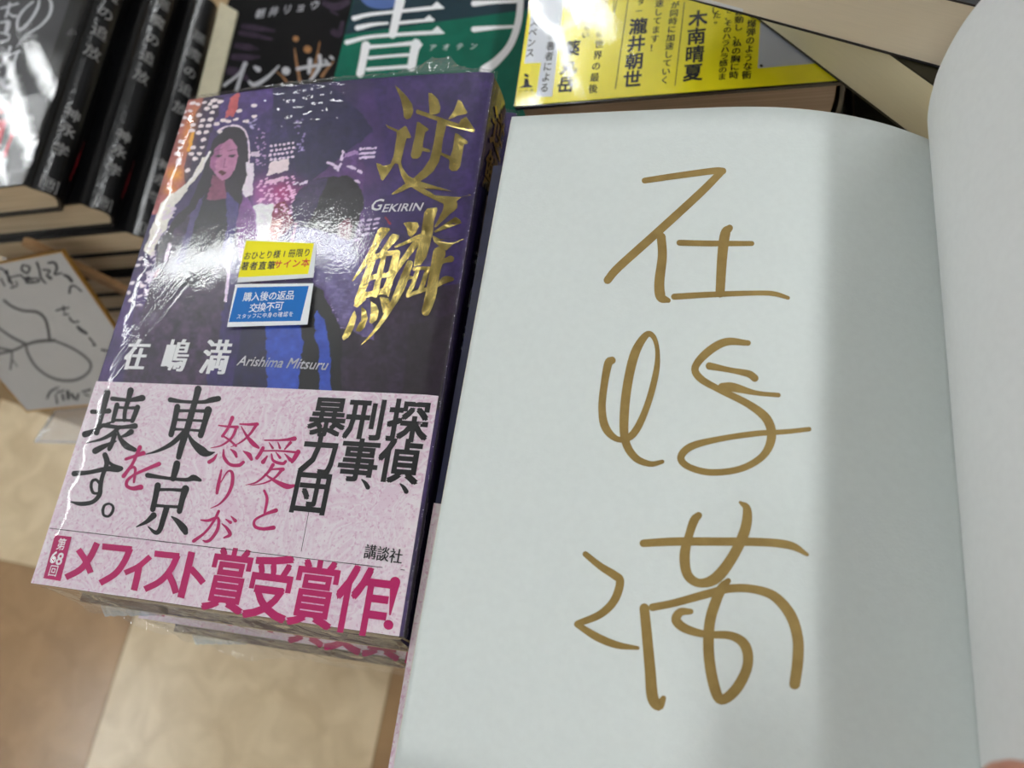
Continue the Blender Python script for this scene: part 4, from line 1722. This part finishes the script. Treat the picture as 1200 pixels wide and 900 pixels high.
def nail(end, prev, out, wd, ln):
    end, prev, out = np.array(end), np.array(prev), np.array(out)
    ax = (end - prev) / np.linalg.norm(end - prev)
    sd = np.cross(ax, out)
    sd /= np.linalg.norm(sd)
    out = np.cross(sd, ax)
    c0 = end - ax * (ln * .55)
    Vn, ok = [], True
    for j in range(7):
        for i in range(7):
            a_, b_ = (i / 6 - .5) * wd * (1 - .25 * abs(j / 3 - 1) ** 3), (j / 6 - .5) * ln
            o_ = to_l @ Vector((c0 + sd * a_ + ax * b_ + out * 25) / 1000)
            d_ = (to_l.to_3x3() @ Vector(-out)).normalized()
            h = bvh.ray_cast(o_, d_)
            if h[0] is None:
                return
            p_ = np.array(wm(HB) @ h[0]) * 1000 + out * .25
            Vn.append(p_)
    Fn = [(j * 7 + i, j * 7 + i + 1, j * 7 + i + 8, j * 7 + i + 7) for j in range(6) for i in range(6)]
    mesh('nail', Vn, Fn, nail_m, HB, smooth=True)


inward = leafv(ti, tv, -10) - leafv(ti, tv, 0)
nail(tip, V[4], inward, 9.5, 11)
for q in range(4):
    k_ = 8 + 4 * q
    nail(V[k_ + 3], V[k_ + 2], -inward, 7.5, 9)

# ================================================================== BACK ROW: yellow banded novels
black_cov = mat('black_jacket', (24, 24, 27), 0.22, coat=0.6, var=0.4, scale=90, bump=0.10, bscale=300)
yel = mat('yellow_band_paper', (250, 236, 30), 0.32, coat=0.2, var=0.03, scale=200)
YX, YY, YZ = 121.5, 210.5, -45.0
ytop = simple_book('yellow_banded_novel', YX, YY, YZ, 127.5, 188, 23.4, black_cov, pages_brown, bl=.8, rnd=.5)
tag(ytop, 'novel with a yellow band full of black text, on top of its pile', 'book', 'yellow banded novels in the back row')
V, F = box(YX - .2, YX + 127.3, YY + .8, YY + 118, YZ + .02, YZ + .3)
yb = mesh('paper_band', V, F, yel, ytop, label='yellow paper band with black text')
SY = Flat(YZ)
wbox = Ink(SY, 0.36).frame(600, 0, 6.92)
wbox.poly([(165, -60), (425, -60), (395, 200), (325, 782), (195, 785), (235, 508), (100, 515), (145, 200)])
wbox.build('white_text_box', mat('band_white', (232, 236, 244), 0.4), yb)
gbox = Ink(SY, 0.36)
gbox.poly([(891, 26), (1010, 18), (1004, 70), (888, 80)])
gbox.build('pale_panel', mat('band_grey', (196, 200, 214), 0.4), yb)
ink = Ink(SY, 0.42)
ink.type('木南晴夏', (818, 22), (812, 85), 7.4, 8.6, bold=.03)
ink.type('瀧井朝世', (748, 31), (741, 93), 7.4, 8.6, bold=.03)
ink.type('薬丸岳', (670, 57), (663, 99), 7.0, 8.6, bold=.03)
ink.type('の著者による', (647, 42), (638, 103), 3.9, 5.0, bold=.012)
ink.type('のサスペンス', (629, 3), (621, 62), 3.9, 5.0, bold=.012)
T1 = dict(bold=.0, xb=.02)
ink.type('る爆弾のような衝', (882, 18), (875, 88), 3.5, 4.1, **T1)
ink.type('躍動し、私の胸に時', (867, 14), (860, 88), 3.5, 3.9, **T1)
ink.type('き、そのハラハラ感のま', (855, 12), (846, 90), 3.3, 3.4, **T1)
ink.type('した。', (838, 12), (842, 24), 3.4, 3.6, **T1)
ink.type('が同時に加速していく', (791, 6), (779, 94), 3.5, 4.0, **T1)
ink.type('も速してます！', (774, -6), (766, 56), 3.5, 4.2, **T1)
ink.type('イター', (753, -8), (749, 13), 3.0, 3.6, **T1)
ink.type('な瞬間に世界の最後', (709, 2), (695, 104), 3.8, 4.6, **T1)
ink.type('が止まらない', (696, -6), (686, 41), 3.4, 3.8, **T1)
for a, b_ in (((736, 0), (721, 104)), ((802, 3), (791, 100)), ((723, 0), (720, 15)), ((719.5, 0), (719, 14))):
    ink.stroke([(*a, .7), (*b_, .7)], sm=False)
ink.poly([(615, 92), (619, 92), (620, 99), (625, 102), (608, 103), (614, 100)])
ink.stroke([(616, 88, 3), (618, 89, 3)], sm=False)
ink.type('幻冬舎', (610, 107), (623, 106), 1.6, 1.6)
ink.stroke([(892, 77, 3), (892.4, 77, 3)], sm=False)
ink.build('band_lettering', black_ink, yb)
film_y = film_mat('shrink_film_wavy', 26, 0.07, 0.09, fine=0.03, refl=1.55)
V, F = [], []
for j in range(31):
    for i in range(41):
        x, y = YX - .3 + 128 * i / 40, YY - .3 + 188 * j / 30
        z = YZ + .8 + .25 * math.sin(x * .16 + y * .1) + .5 * math.exp(-((x - YX) / 12) ** 2) * math.sin(y * .1)
        V.append((x, y, z))
for j in range(30):
    for i in range(40):
        a = j * 41 + i
        F.append((a, a + 1, a + 42, a + 41))
mesh('shrink_film', V, F, film_y, ytop, smooth=True)
index_kids()
low_y = simple_book('yellow_banded_novel', YX, YY, YZ - 23.75, 127.5, 188, 23.4, black_cov, pages_brown, bl=.8, rnd=.5)
tag(low_y, 'second novel of the yellow banded pile, only its brown page edges showing', 'book', 'yellow banded novels in the back row')
index_kids()
rr = random.Random(3)
for n in range(2, 8):
    c = copy_tree(low_y)
    c.location = ((YX + rr.uniform(-1, 1)) / 1000, (YY + rr.uniform(0, 2)) / 1000, (YZ - 23.4 - 23.75 * n) / 1000)
    c['label'] = '%s book of the pile under the yellow banded novel, mostly hidden' % ORD[n]

# ---- green novel pile
grn = mat('green_jacket', (8, 98, 78), 0.6, var=0.25, scale=60, bump=0.1, spec=0.15)
GXX, GYY, GZZ = -5.5, 214, -92.0
g = simple_book('green_novel', GXX, GYY, GZZ, 126, 188, 23.4, grn, pages_tan, bl=1.0)
tag(g, 'green novel with large white brush characters and a dark teal upper part', 'book', 'green novels in the back row')
SG = Flat(GZZ)
pb_ = Ink(SG, 0.05)
bx = at(400, 41, GZZ)
q = [(GXX + .3, bx[1]), (GXX + 125.6, bx[1] + 3), (GXX + 125.6, GYY + 187), (GXX + .3, GYY + 187)]
V, F = slab(q, GZZ + .01, GZZ + .06)
mesh('cover_sky', V, F, mat('teal_print', (30, 52, 62), 0.6, spec=0.15, var=0.25, scale=40), g, label='dark teal upper field of the cover')
pb_ = Ink(SG, 0.1)
pb_.poly([(424, -6), (466, -8), (466, 4), (456, 10), (440, 10), (428, 5)], sm=True)
pb_.build('cover_figure', mat('blue_print', (62, 90, 150), 0.5), g)
ink = Ink(SG, 0.14).frame(370, 0, 4.8)
ink.strokes([
    [(215, 103, 24), (300, 82, 18), (450, 66, 16), (640, 46, 18), (718, 44, 8)],
    [(235, 157, 26), (320, 138, 18), (404, 130, 12)], [(460, 130, 16), (560, 120, 16), (660, 112, 14)],
    [(175, 238, 24), (300, 208, 18), (500, 192, 18), (650, 184, 18), (720, 185, 8)],
    [(475, 5, 48), (455, 90, 42), (432, 195, 38)],
    [(282, 255, 42), (268, 330, 38), (250, 415, 38)], [(290, 265, 20), (420, 255, 16), (545, 243, 22)],
    [(565, 245, 46), (550, 310, 42), (538, 378, 42)], [(300, 326, 16), (410, 316, 14), (520, 308, 16)], [(290, 390, 18), (410, 381, 16), (520, 374, 18)],
    [(890, 20, 28), (1000, 12, 18), (1150, 5, 18)], [(890, 165, 28), (1010, 155, 18), (1125, 149, 14)],
    [(1155, -30, 30), (1140, 120, 34), (1095, 250, 34), (1020, 340, 40), (950, 395, 50)]])
for tri in ([(640, 46), (682, 8), (722, 44)], [(602, 112), (640, 84), (668, 116)], [(642, 184), (685, 146), (724, 187)], [(530, 245), (560, 216), (602, 250), (575, 290)]):
    ink.poly(tri)
ink.frame(0, 0, 1)
ink.type('アオテン', (507, 56), (555, 54), 4.2, 4.6, bold=.0)
ink.build('title_lettering', white_ink, g, label='white brush title')
index_kids()
gl2 = simple_book('green_novel', GXX, GYY, GZZ - 23.8, 126, 188, 23.4, grn, pages_tan, bl=1.0)
tag(gl2, 'second book of the pile under the green novel, hidden behind the purple novel', 'book', 'green novels in the back row')
index_kids()
for n in range(2, 6):
    c = copy_tree(gl2)
    c.location = ((GXX + rr.uniform(-1, .5)) / 1000, (GYY + rr.uniform(0, 2)) / 1000, (GZZ - 23.4 - 23.8 * n) / 1000)
    c['label'] = '%s book of the pile under the green novel, hidden behind the purple novel' % ORD[n]

# ---- dark novel with purple stripes
AXX, AYY, AZZ = -139.0, 214, -132.0
inkb = mat('dark_jacket', (10, 8, 10), 0.5, var=0.5, scale=50, spec=0.1)
a = simple_book('dark_striped_novel', AXX, AYY, AZZ, 131, 188, 25.4, inkb, pages_tan, bl=.8)
tag(a, 'black novel with blurred white katakana title, purple stripes and orange streaks', 'book', 'black striped novels in the back row')
SA = Flat(AZZ)
pur = mat('muted_purple_print', (62, 50, 66), 0.6, spec=0.1, var=0.5, scale=120)
ink = Ink(SA, 0.06).frame(260, 0, 7.5)
ink.strokes([[(185, 230, 40), (300, 245, 44), (460, 270, 20)], [(165, 290, 36), (280, 310, 40), (440, 345, 16)], [(130, 400, 44), (230, 415, 50), (320, 430, 16)],
             [(100, 500, 44), (200, 505, 50), (330, 500, 16)], [(60, 620, 60), (140, 640, 70), (230, 700, 30)]])
ink.build('cover_stripes', pur, a, label='muted purple stripes')
ink = Ink(SA, 0.06).frame(260, 0, 7.5)
ink.strokes([[(980, 280, 50), (1030, 300, 50), (1060, 200, 30)],
             [(900, 30, 40), (1000, 60, 60), (1100, 20, 50)], [(960, 100, 16), (1020, 130, 16)]])
ink.build('cover_smudges', pur, a, label='muted purple smudges')
ink = Ink(SA, 0.10).frame(260, 0, 7.5)
ink.strokes([[(640, 430, 10), (655, 540, 18), (685, 710, 24)], [(860, 370, 8), (830, 520, 15), (780, 700, 20)], [(480, 630, 8), (530, 670, 16), (570, 720, 20)],
             [(980, 540, 10), (930, 600, 20), (880, 670, 26)], [(750, 432, 58), (756, 434, 58)], [(648, 340, 44), (652, 342, 44)]])
ink.build('cover_streaks', mat('orange_print', (148, 98, 40), 0.5, var=.4, scale=150), a, label='orange streaks')
ink = Ink(SA, 0.14).frame(260, 0, 7.5)
ink.strokes([[(205, 560, 36), (150, 650, 20), (20, 750, 26)], [(200, 590, 20), (165, 680, 26), (130, 790, 30)], [(290, 590, 24), (320, 610, 44)],
             [(500, 580, 14), (400, 680, 26), (290, 745, 34), (240, 720, 22)], [(562, 622, 64), (566, 624, 64)],
             [(665, 605, 28), (800, 580, 24), (950, 565, 18)], [(775, 530, 36), (770, 600, 30), (765, 640, 24)], [(860, 490, 28), (860, 580, 30), (800, 680, 22), (770, 705, 12)],
             [(905, 530, 20), (925, 545, 20)], [(955, 500, 20), (975, 515, 20)]])
ink.frame(0, 0, 1)
ink.type('朝井リョウ', (305, 16), (369, 6), 7.6, 8.8, bold=.02)
ink.build('title_lettering', mat('dim_white_print', (172, 172, 178), 0.5), a, label='blurred white lettering')
index_kids()
a2 = simple_book('dark_striped_novel', AXX, AYY, AZZ - 25.75, 131, 188, 25.4, inkb, pages_tan, bl=.8)
tag(a2, 'second book of the pile under the black striped novel, hidden from view', 'book', 'black striped novels in the back row')
index_kids()
for n in range(2, 4):
    c = copy_tree(a2)
    c.location = ((AXX + rr.uniform(-1, 1)) / 1000, (AYY + rr.uniform(0, 2)) / 1000, (AZZ - 25.4 - 25.75 * n) / 1000)
    c['label'] = '%s book of the pile under the black striped novel, hidden from view' % ORD[n]
# cream slip lying along its left edge
zt = AZZ + 1.6
q = [at(258, 2, zt), at(278, 13, zt), at(255, 108, zt), at(250, 150, zt), at(222, 150, zt)]
V, F = slab([(p[0], p[1]) for p in q], AZZ + .02, zt)
sl = mesh('paper_slip', V, F, mat('cream_card', (212, 204, 176), 0.7, var=0.08, scale=150), None)
tag(sl, 'cream card strip lying on the left edge of the black striped novel', 'card')

# ================================================================== BLACK NOVELS with round spines
BKT = 27.6
bk = mat('black_novel_jacket', (13, 13, 15), 0.5, coat=0.45, spec=0.15, col2=(7, 7, 9), scale=60, bump=0.22, bscale=420)
dim = mat('grey_spine_print', (150, 150, 150), 0.5)
c1 = at(30, 215, -65.0)
c2 = at(97, 237, -93.3)
c3 = at(150, 270, -121.6)
BW2 = 128.0
BL2 = 6.5
RZB = 0.058                 # the pile stands slightly turned


def mkblack(corner, ztop):
    x0, y0 = corner[0] - BW2, corner[1]
    b_ = simple_book('black_novel', x0, y0, ztop, BW2, 197, BKT, bk, pages_tan, bl=BL2)
    s = Spine(x0, y0, ztop, BKT, BL2, BW2)
    return b_, s, x0, y0


k1, s1_, bx0, by0 = mkblack(c1, -65.0)
tag(k1, 'topmost black novel at the left edge, white brush title and red drips on its cover', 'book', 'black novels piled at the left')
# vertical spine lettering; positions read from the topmost copy
ex_, ey_ = np.array([math.cos(RZB), math.sin(RZB), 0]), np.array([-math.sin(RZB), math.cos(RZB), 0])
ys, xs_ = [], []
for px_, py_ in [(120, 10), (114, 33), (106, 57), (85, 133), (79, 151), (71, 174)]:
    p = at_plane(px_, py_, c1 + ex_ * BL2, ex_)
    ys.append(float((p - c1) @ ey_))
    xs_.append(-65.0 - p[2] - BKT / 2)
pt_ = (ys[0] - ys[2]) / 2
ys = [ys[0] + 2 * pt_, ys[0] + pt_] + ys
XB = float(np.mean(xs_)) + 2.2
ink = Ink(s1_, 0.2)
for ch, Y in zip('悪魔の追放', ys[:5]):
    ink.glyph(ch, (XB, Y), 9.0, 9.5, bold=.01)
ink.build('spine_title', dim, k1, label='grey spine title')
ink = Ink(s1_, 0.2)
for ch, Y in zip('神永学', ys[5:]):
    ink.glyph(ch, (XB, Y), 8.4, 8.4, bold=.02)


ink.build('spine_author', dim, k1, label='grey spine author name')
ink = Ink(s1_, 0.2)


def spq(s, ink_, x0, x1, y0, y1):
    n = len(ink_.V)
    for (X, Y) in ((x0, y0), (x1, y0), (x1, y1), (x0, y1)):
        ink_.V.append(s.xy(X + XB, Y, .2))
    ink_.F.append((n, n + 1, n + 2, n + 3))


for r_ in ((-4.4, 4.4, 1.0, 1.6), (-4.4, 4.4, 8.4, 9.0), (-4.4, -3.7, 1.6, 8.4), (3.7, 4.4, 1.6, 8.4), (-.5, .4, 4.2, 7.6), (-2.6, -.7, 6.4, 7.2), (.6, 2.6, 6.4, 7.2), (-2.6, 2.6, 2.6, 3.4), (-2.0, -1.2, 3.6, 6.2), (1.2, 2.0, 3.6, 6.2)):
    spq(s1_, ink, *r_)
ink.build('spine_emblem', dim, k1, label='small square spine emblem')
ink = Ink(s1_, 0.15)
n = 0
for X, Y, wd, hh in ((7.0, 28, 1.6, 14), (8.2, 36, 1.0, 18), (6.2, 19, 1.2, 6)):
    V_, F_ = stroke2d([(X, Y - hh / 2, wd), (X, Y, wd * .7), (X + .3, Y + hh / 2, wd * .4)])
    ink._add([s1_.xy(v[0], v[1], .15) for v in V_], F_)
ink.build('spine_red_smear', mat('blood_red_print', (150, 18, 34), 0.4), k1, label='red drip print')
def turn(o, cc, zt):
    o.rotation_euler = (0, 0, RZB)
    o.location = ((cc[0] - ex_[0] * BW2) / 1000, (cc[1] - ex_[1] * BW2) / 1000, (zt - BKT) / 1000)


index_kids()
# the plain lower copies take spine print but no cover title
for n, (cc, zt, lab) in enumerate([(c2, -93.3, 'second black novel from the top of the left pile, spine facing right'),
                                   (c3, -121.6, 'third black novel of the left pile, just behind the corner of the purple novel'),
                                   (c3 + np.array([-8.0, 4.0, 0]), -149.9, 'fourth black novel of the left pile, only its page edges showing'),
                                   (c3 + np.array([-3.0, 1.0, 0]), -178.2, 'fifth black novel of the left pile, half hidden by the autograph card'),
                                   (c3 + np.array([-6.0, 3.0, 0]), -206.5, 'lowest black novel of the left pile, resting on the table')]):
    c = copy_tree(k1)
    turn(c, cc, zt)
    c['label'] = lab
S1 = Flat(-65.0)
ink = Ink(S1, 0.06)
n = len(ink.V)
ink.V += [S1.xy(bx0 + 2, by0 + 186, .06), S1.xy(bx0 + 112, by0 + 186, .06), S1.xy(bx0 + 114, by0 + 64, .06), S1.xy(bx0 + 2, by0 + 60, .06)]
ink.F.append((n + 3, n + 2, n + 1, n))
ink.build('cover_painting', mat('smoky_print', (34, 35, 43), 0.5, col2=(18, 18, 24), scale=28, distort=2.0), k1, label='smoky grey painted field')
film_b = film_mat('shrink_film_loose', 30, 0.05, 0.06, fine=0.08, refl=1.5)
V, F = [], []
for j in range(31):
    for i in range(31):
        x, y = bx0 + BW2 * i / 30, by0 + 188 * j / 30
        z = -65 + .7 + .8 * math.sin(math.pi * i / 30) * math.sin(math.pi * j / 30) + .3 * math.sin(x * .2 + y * .15)
        V.append((x, y, z))
for j in range(30):
    for i in range(30):
        q = j * 31 + i
        F.append((q, q + 1, q + 32, q + 31))
mesh('shrink_film', V, F, film_b, k1, smooth=True)
turn(k1, c1, -65.0)
ink = Ink(S1, 0.12).frame(0, 0, 7.5)
ink.strokes([[(345, -20, 12), (335, 60, 22), (280, 160, 22), (210, 240, 18), (168, 262, 20), (150, 225, 20), (165, 150, 22), (215, 80, 18), (290, 15, 14)],
             [(420, -30, 14), (452, 40, 24), (430, 140, 22), (350, 230, 18), (230, 310, 12), (145, 415, 6)],
             [(0, 75, 12), (60, 60, 16), (160, 30, 14)], [(85, 30, 20), (70, 90, 20), (50, 150, 16)], [(60, 100, 12), (110, 140, 18), (140, 140, 20)],
             [(0, 200, 14), (80, 190, 18), (60, 280, 16), (0, 290, 12)], [(60, 200, 20), (50, 300, 18), (80, 300, 12), (70, 350, 16), (0, 370, 20)],
             [(90, 415, 24), (60, 500, 18), (0, 590, 12)], [(0, 500, 10), (90, 480, 14), (170, 450, 22)], [(150, 470, 20), (100, 600, 20), (40, 700, 16), (-20, 760, 10)],
             [(0, 680, 14), (30, 740, 26), (60, 780, 24), (95, 745, 6)]])
ink.build('title_lettering', mat('silver_print', (198, 198, 204), 0.4), k1, label='pale brush title')
ink = Ink(S1, 0.14).frame(0, 100, 7.5)
ink.strokes([[(130, 340, 40), (100, 450, 26), (55, 570, 24), (40, 610, 44)], [(20, 330, 60), (0, 420, 50), (-20, 560, 30)], [(60, 180, 50), (0, 220, 60), (-40, 240, 60)]])
ink.build('cover_drips', mat('drip_red_print', (196, 36, 58), 0.4), k1, label='red paint drips')
# ================================================================== BOOKS at the upper right, page edges towards the camera
dark_j = mat('dark_olive_jacket', (40, 38, 22), 0.3, coat=0.3, var=0.4, scale=60)
dark_k = mat('black_white_jacket', (30, 29, 34), 0.3, coat=0.3, var=0.3, scale=60)


def book_by_edge(name, a, b, left_ext, w, h, t, z0, cov, pg, label, cat='book', group=None, th=.7, inn=.4):
    """flat book whose foot edge runs along a->b (world xy), spine to the right end"""
    d = (b - a)[:2]
    ang = math.atan2(d[1], d[0])
    u = d / np.linalg.norm(d)
    x0, y0 = a[0] - u[0] * left_ext, a[1] - u[1] * left_ext
    B = simple_book(name, x0, y0, z0 + t, w, h, t, cov, pg, bl=.6, th=th, rz=ang, inn=inn)
    tag(B, label, cat, group)
    return B


z2 = -44.0
a, b = at(890, 25, z2), at(1065, 158, z2)
smooth_cream = mat('smooth_page_edge', (232, 222, 186), 0.7, var=0.04, scale=30, stretch=(2, 2, 60))
smooth_beige = mat('smooth_page_edge_warm', (240, 226, 200), 0.7, var=0.04, scale=30, stretch=(2, 2, 60))
B2 = book_by_edge('olive_backed_book', a, b, 22, 128, 188, 26.0, z2, dark_j, smooth_cream,
                  'book with cream page edge lying askew on the yellow banded novel')
z1 = z2 + 26.2
a, b = at(800, -2, z1), at(1100, 80, z1)
B1 = book_by_edge('beige_edged_book', a, b, 14, 128, 188, 25.5, z1, dark_k, smooth_beige,
                  'book with wide beige page edge lying topmost at the upper right')
# pale lining stripe along its lower board
d = (b - a) / np.linalg.norm(b - a)
nrm = np.array([d[1], -d[0], 0])
p0, p1 = a + nrm * .05, at(1012, 52, z1) + nrm * .05
V = [p0 + [0, 0, .75], p1 + [0, 0, .75], p1 + [0, 0, 2.1], p0 + [0, 0, 2.1]]
V = V + [v - nrm * .5 for v in V]
F = [(0, 1, 2, 3), (4, 7, 6, 5), (0, 4, 5, 1), (1, 5, 6, 2), (2, 6, 7, 3), (3, 7, 4, 0)]
mesh('board_lining', V, F, white_ink, B1, label='white board edge')

# lower pile to the right of the yellow one
P = (262.0, 224.0)
m1 = simple_book('dark_jacketed_book', P[0], P[1], -98, 128, 188, 22, dark_j, pages_tan, bl=1)
tag(m1, 'dark jacketed book on top of the low pile right of the yellow banded novels', 'book', 'dark jacketed books in the gap at the right')
index_kids()
for n in range(1, 6):
    c = copy_tree(m1)
    c.location = ((P[0] + rr.uniform(-1, 3)) / 1000, (P[1] - (6 if n == 1 else 0)) / 1000, (-98 - 22 - 23.0 * n) / 1000)
    c['label'] = '%s book down the low pile right of the yellow banded novels' % ORD[n]

# ================================================================== AUTOGRAPH CARD on its stand
TLc, TRc, BRc, BLc = [np.array(v) for v in ([-321.4, 175.8, -124.0], [-187.4, 189.3, -114.9], [-174.1, 126.1, -216.0], [-308.1, 112.6, -225.2])]
PLN = Plane(BLc, BRc - BLc, TLc - BLc)
CW, CH = 135.0, 120.0
CARD = empty('autograph_card', PLN.xy(CW / 2, 0, 0))


def pbox(x0, x1, y0, y1, z0, z1):
    V, F = box(x0, x1, y0, y1, z0, z1)
    return [PLN.xy(*v) for v in V], F


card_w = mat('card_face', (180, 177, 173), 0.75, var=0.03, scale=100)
gold_edge = mat('card_gilt_edge', (206, 158, 84), 0.3, metal=0.8, var=0.2, scale=80)
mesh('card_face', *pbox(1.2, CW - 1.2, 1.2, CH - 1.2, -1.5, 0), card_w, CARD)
mb = MB()
for bx_ in ((0, CW, 0, 1.3), (0, CW, CH - 1.3, CH), (0, 1.3, 1.3, CH - 1.3), (CW - 1.3, CW, 1.3, CH - 1.3)):
    mb.add(*pbox(bx_[0], bx_[1], bx_[2], bx_[3], -2.4, .25))
mb.build('gilt_edge', gold_edge, CARD, label='gold rim')
mesh('card_back', *pbox(1.2, CW - 1.2, 1.2, CH - 1.2, -2.4, -1.5), mat('grey_board', (150, 140, 120), .8), CARD)
tag(CARD, 'white autograph card with gold rim and black pen drawing, leaning on a clear stand', 'card')
pen = mat('pen_black', (46, 46, 48), 0.6)
peng = mat('pen_grey', (92, 90, 88), 0.6)
ink = Ink(PLN, 0.12).frame(0, 300, 7.5)
ink.strokes([[(35, 390, 22), (100, 440, 22), (200, 480, 22), (320, 492, 24), (390, 545, 24), (420, 630, 24), (435, 735, 24)],
             [(-60, 590, 20), (0, 640, 20), (100, 710, 22), (230, 775, 24)], [(-30, 862, 20), (110, 832, 20), (230, 778, 22), (350, 748, 26), (480, 742, 26)],
             [(-60, 800, 18), (0, 810, 18), (110, 832, 18)]])
ink.frame(0, 400, 6.43)
ink.strokes([[(195, 20, 18), (210, 90, 18), (270, 190, 18), (370, 265, 18), (480, 296, 20), (590, 285, 20), (668, 230, 18), (682, 165, 18), (620, 100, 16), (520, 40, 16), (420, 0, 14)],
             [(90, 75, 14), (88, 140, 14), (78, 210, 14)], [(100, 145, 8), (130, 190, 8)]])
ink.build('pen_drawing', peng, CARD, label='grey pen outline drawing')
ink = Ink(PLN, 0.14).frame(0, 300, 7.5)
ink.strokes([[(-40, 130, 16), (10, 110, 14), (60, 160, 18), (110, 250, 16)], [(10, 200, 14), (40, 260, 16)], [(60, 130, 20), (80, 230, 16)], [(80, 190, 12), (180, 170, 14), (210, 200, 12)],
             [(95, 280, 14), (150, 260, 12), (140, 220, 10)], [(200, 80, 18), (190, 120, 18), (240, 150, 18), (260, 100, 18), (215, 80, 14)],
             [(220, 200, 26), (260, 190, 22), (230, 230, 20), (300, 230, 18), (345, 220, 16), (320, 195, 14), (270, 205, 18)],
             [(325, 60, 22), (345, 120, 18), (360, 190, 18), (400, 240, 14)], [(380, 120, 16), (440, 130, 14), (410, 170, 16), (455, 200, 24), (430, 180, 14)],
             [(425, 60, 18), (480, 60, 22), (500, 110, 22), (480, 160, 18), (540, 150, 14)], [(560, 165, 18), (600, 185, 26), (630, 220, 26)],
             [(610, 325, 18), (620, 270, 18), (660, 265, 14), (715, 310, 14)],
             [(495, 480, 14), (560, 460, 16), (605, 455, 12)], [(555, 440, 12), (565, 490, 14)], [(560, 515, 14), (600, 510, 12)], [(610, 540, 14), (640, 580, 14), (690, 575, 14)],
             [(680, 620, 18), (710, 650, 28), (760, 680, 22)], [(785, 720, 14), (840, 785, 12)], [(895, 825, 18), (950, 835, 16)]])
ink.build('pen_writing', pen, CARD, label='black handwriting in the upper part')
ink = Ink(PLN, 0.14)
ink.frame(0, 400, 6.43)
ink.strokes([[(355, 430, 12), (380, 380, 16), (440, 345, 10)], [(420, 400, 10), (430, 465, 14)], [(430, 385, 12), (480, 370, 12)], [(470, 400, 16), (480, 440, 16)], [(510, 380, 24), (515, 430, 22)],
             [(540, 400, 20), (560, 430, 20)], [(590, 400, 18), (580, 440, 14)], [(620, 380, 12), (680, 365, 16)], [(640, 400, 12), (670, 410, 12)], [(700, 30, 10), (720, 30, 10)]])
ink.build('pen_writing', pen, CARD, label='black handwriting along the lower edge')

STD = empty('card_stand', (-250, 150, TZ))
tag(STD, 'clear plastic and tan wood stand holding the autograph card at the table edge', 'stand')
clear = film_mat('clear_plastic', 20, 0.05, 0.03, tint=(.93, .93, .97), fine=0.02, refl=1.5, veil=0.12)
# foot: clear tray whose front lip shows below the card
zf = TZ + 2.6
f1, f2 = at(40, 517, zf), at(62, 484, zf)
f3 = at(104, 519, zf)
ex = np.array([1.0, 0.04])
V, F = slab([(f1[0], f1[1]), (f1[0] + 150, f1[1] + 6), (f1[0] + 145, f1[1] + 95), (f2[0], f2[1] + 60), (f2[0], f2[1])], TZ + .1, zf)
mesh('clear_foot', V, F, clear, STD)
rim_m = mat('plastic_rim', (120, 118, 120), 0.15, var=.1)
mb = MB()
for p_, q_ in (((f1[0], f1[1]), (f1[0] + 150, f1[1] + 6)), ((f1[0], f1[1]), (f2[0], f2[1]))):
    mb.add(*cyl((*p_, TZ + 1.5), (*q_, TZ + 1.5), .9, 8))
mb.build('foot_rim', rim_m, STD)
# back plate under the card
V, F = box(8, CW - 8, 2, CH - 30, -5.4, -2.6)
mesh('clear_back', [PLN.xy(*v) for v in V], F, clear, STD)
tanw = mat('tan_wood_bar', (184, 146, 104), 0.5, col2=(168, 130, 90), scale=60, stretch=(1, 6, 6))
p = at_plane(36, 286, (0, 196.5, 0), np.array([0, 1.0, 0]))
q = at_plane(152, 343, (0, 196.5, 0), np.array([0, 1.0, 0]))
d = (q - p) / np.linalg.norm(q - p)
q = p + d * 170
nn = np.array([d[2], 0, -d[0]])
V, F = [], []
hw = 4.6
ring = []
for k_ in range(9):
    a_ = math.pi / 2 + math.pi * k_ / 8
    ring.append(p + nn * hw * math.sin(a_) + d * hw * math.cos(a_))
tt = (TZ - p[2]) / d[2]
e_ = p + d * tt
ring += [e_ - nn * hw, e_ + nn * hw]
for yy in (-2.2, 2.2):
    V += [r_ + np.array([0, yy, 0]) for r_ in ring]
n = len(ring)
F = [tuple(range(n)), tuple(range(n, 2 * n))[::-1]] + [(i, n + i, n + (i + 1) % n, (i + 1) % n) for i in range(n)]
mesh('wooden_bar', V, F, tanw, STD, label='tan wooden bar behind the card')
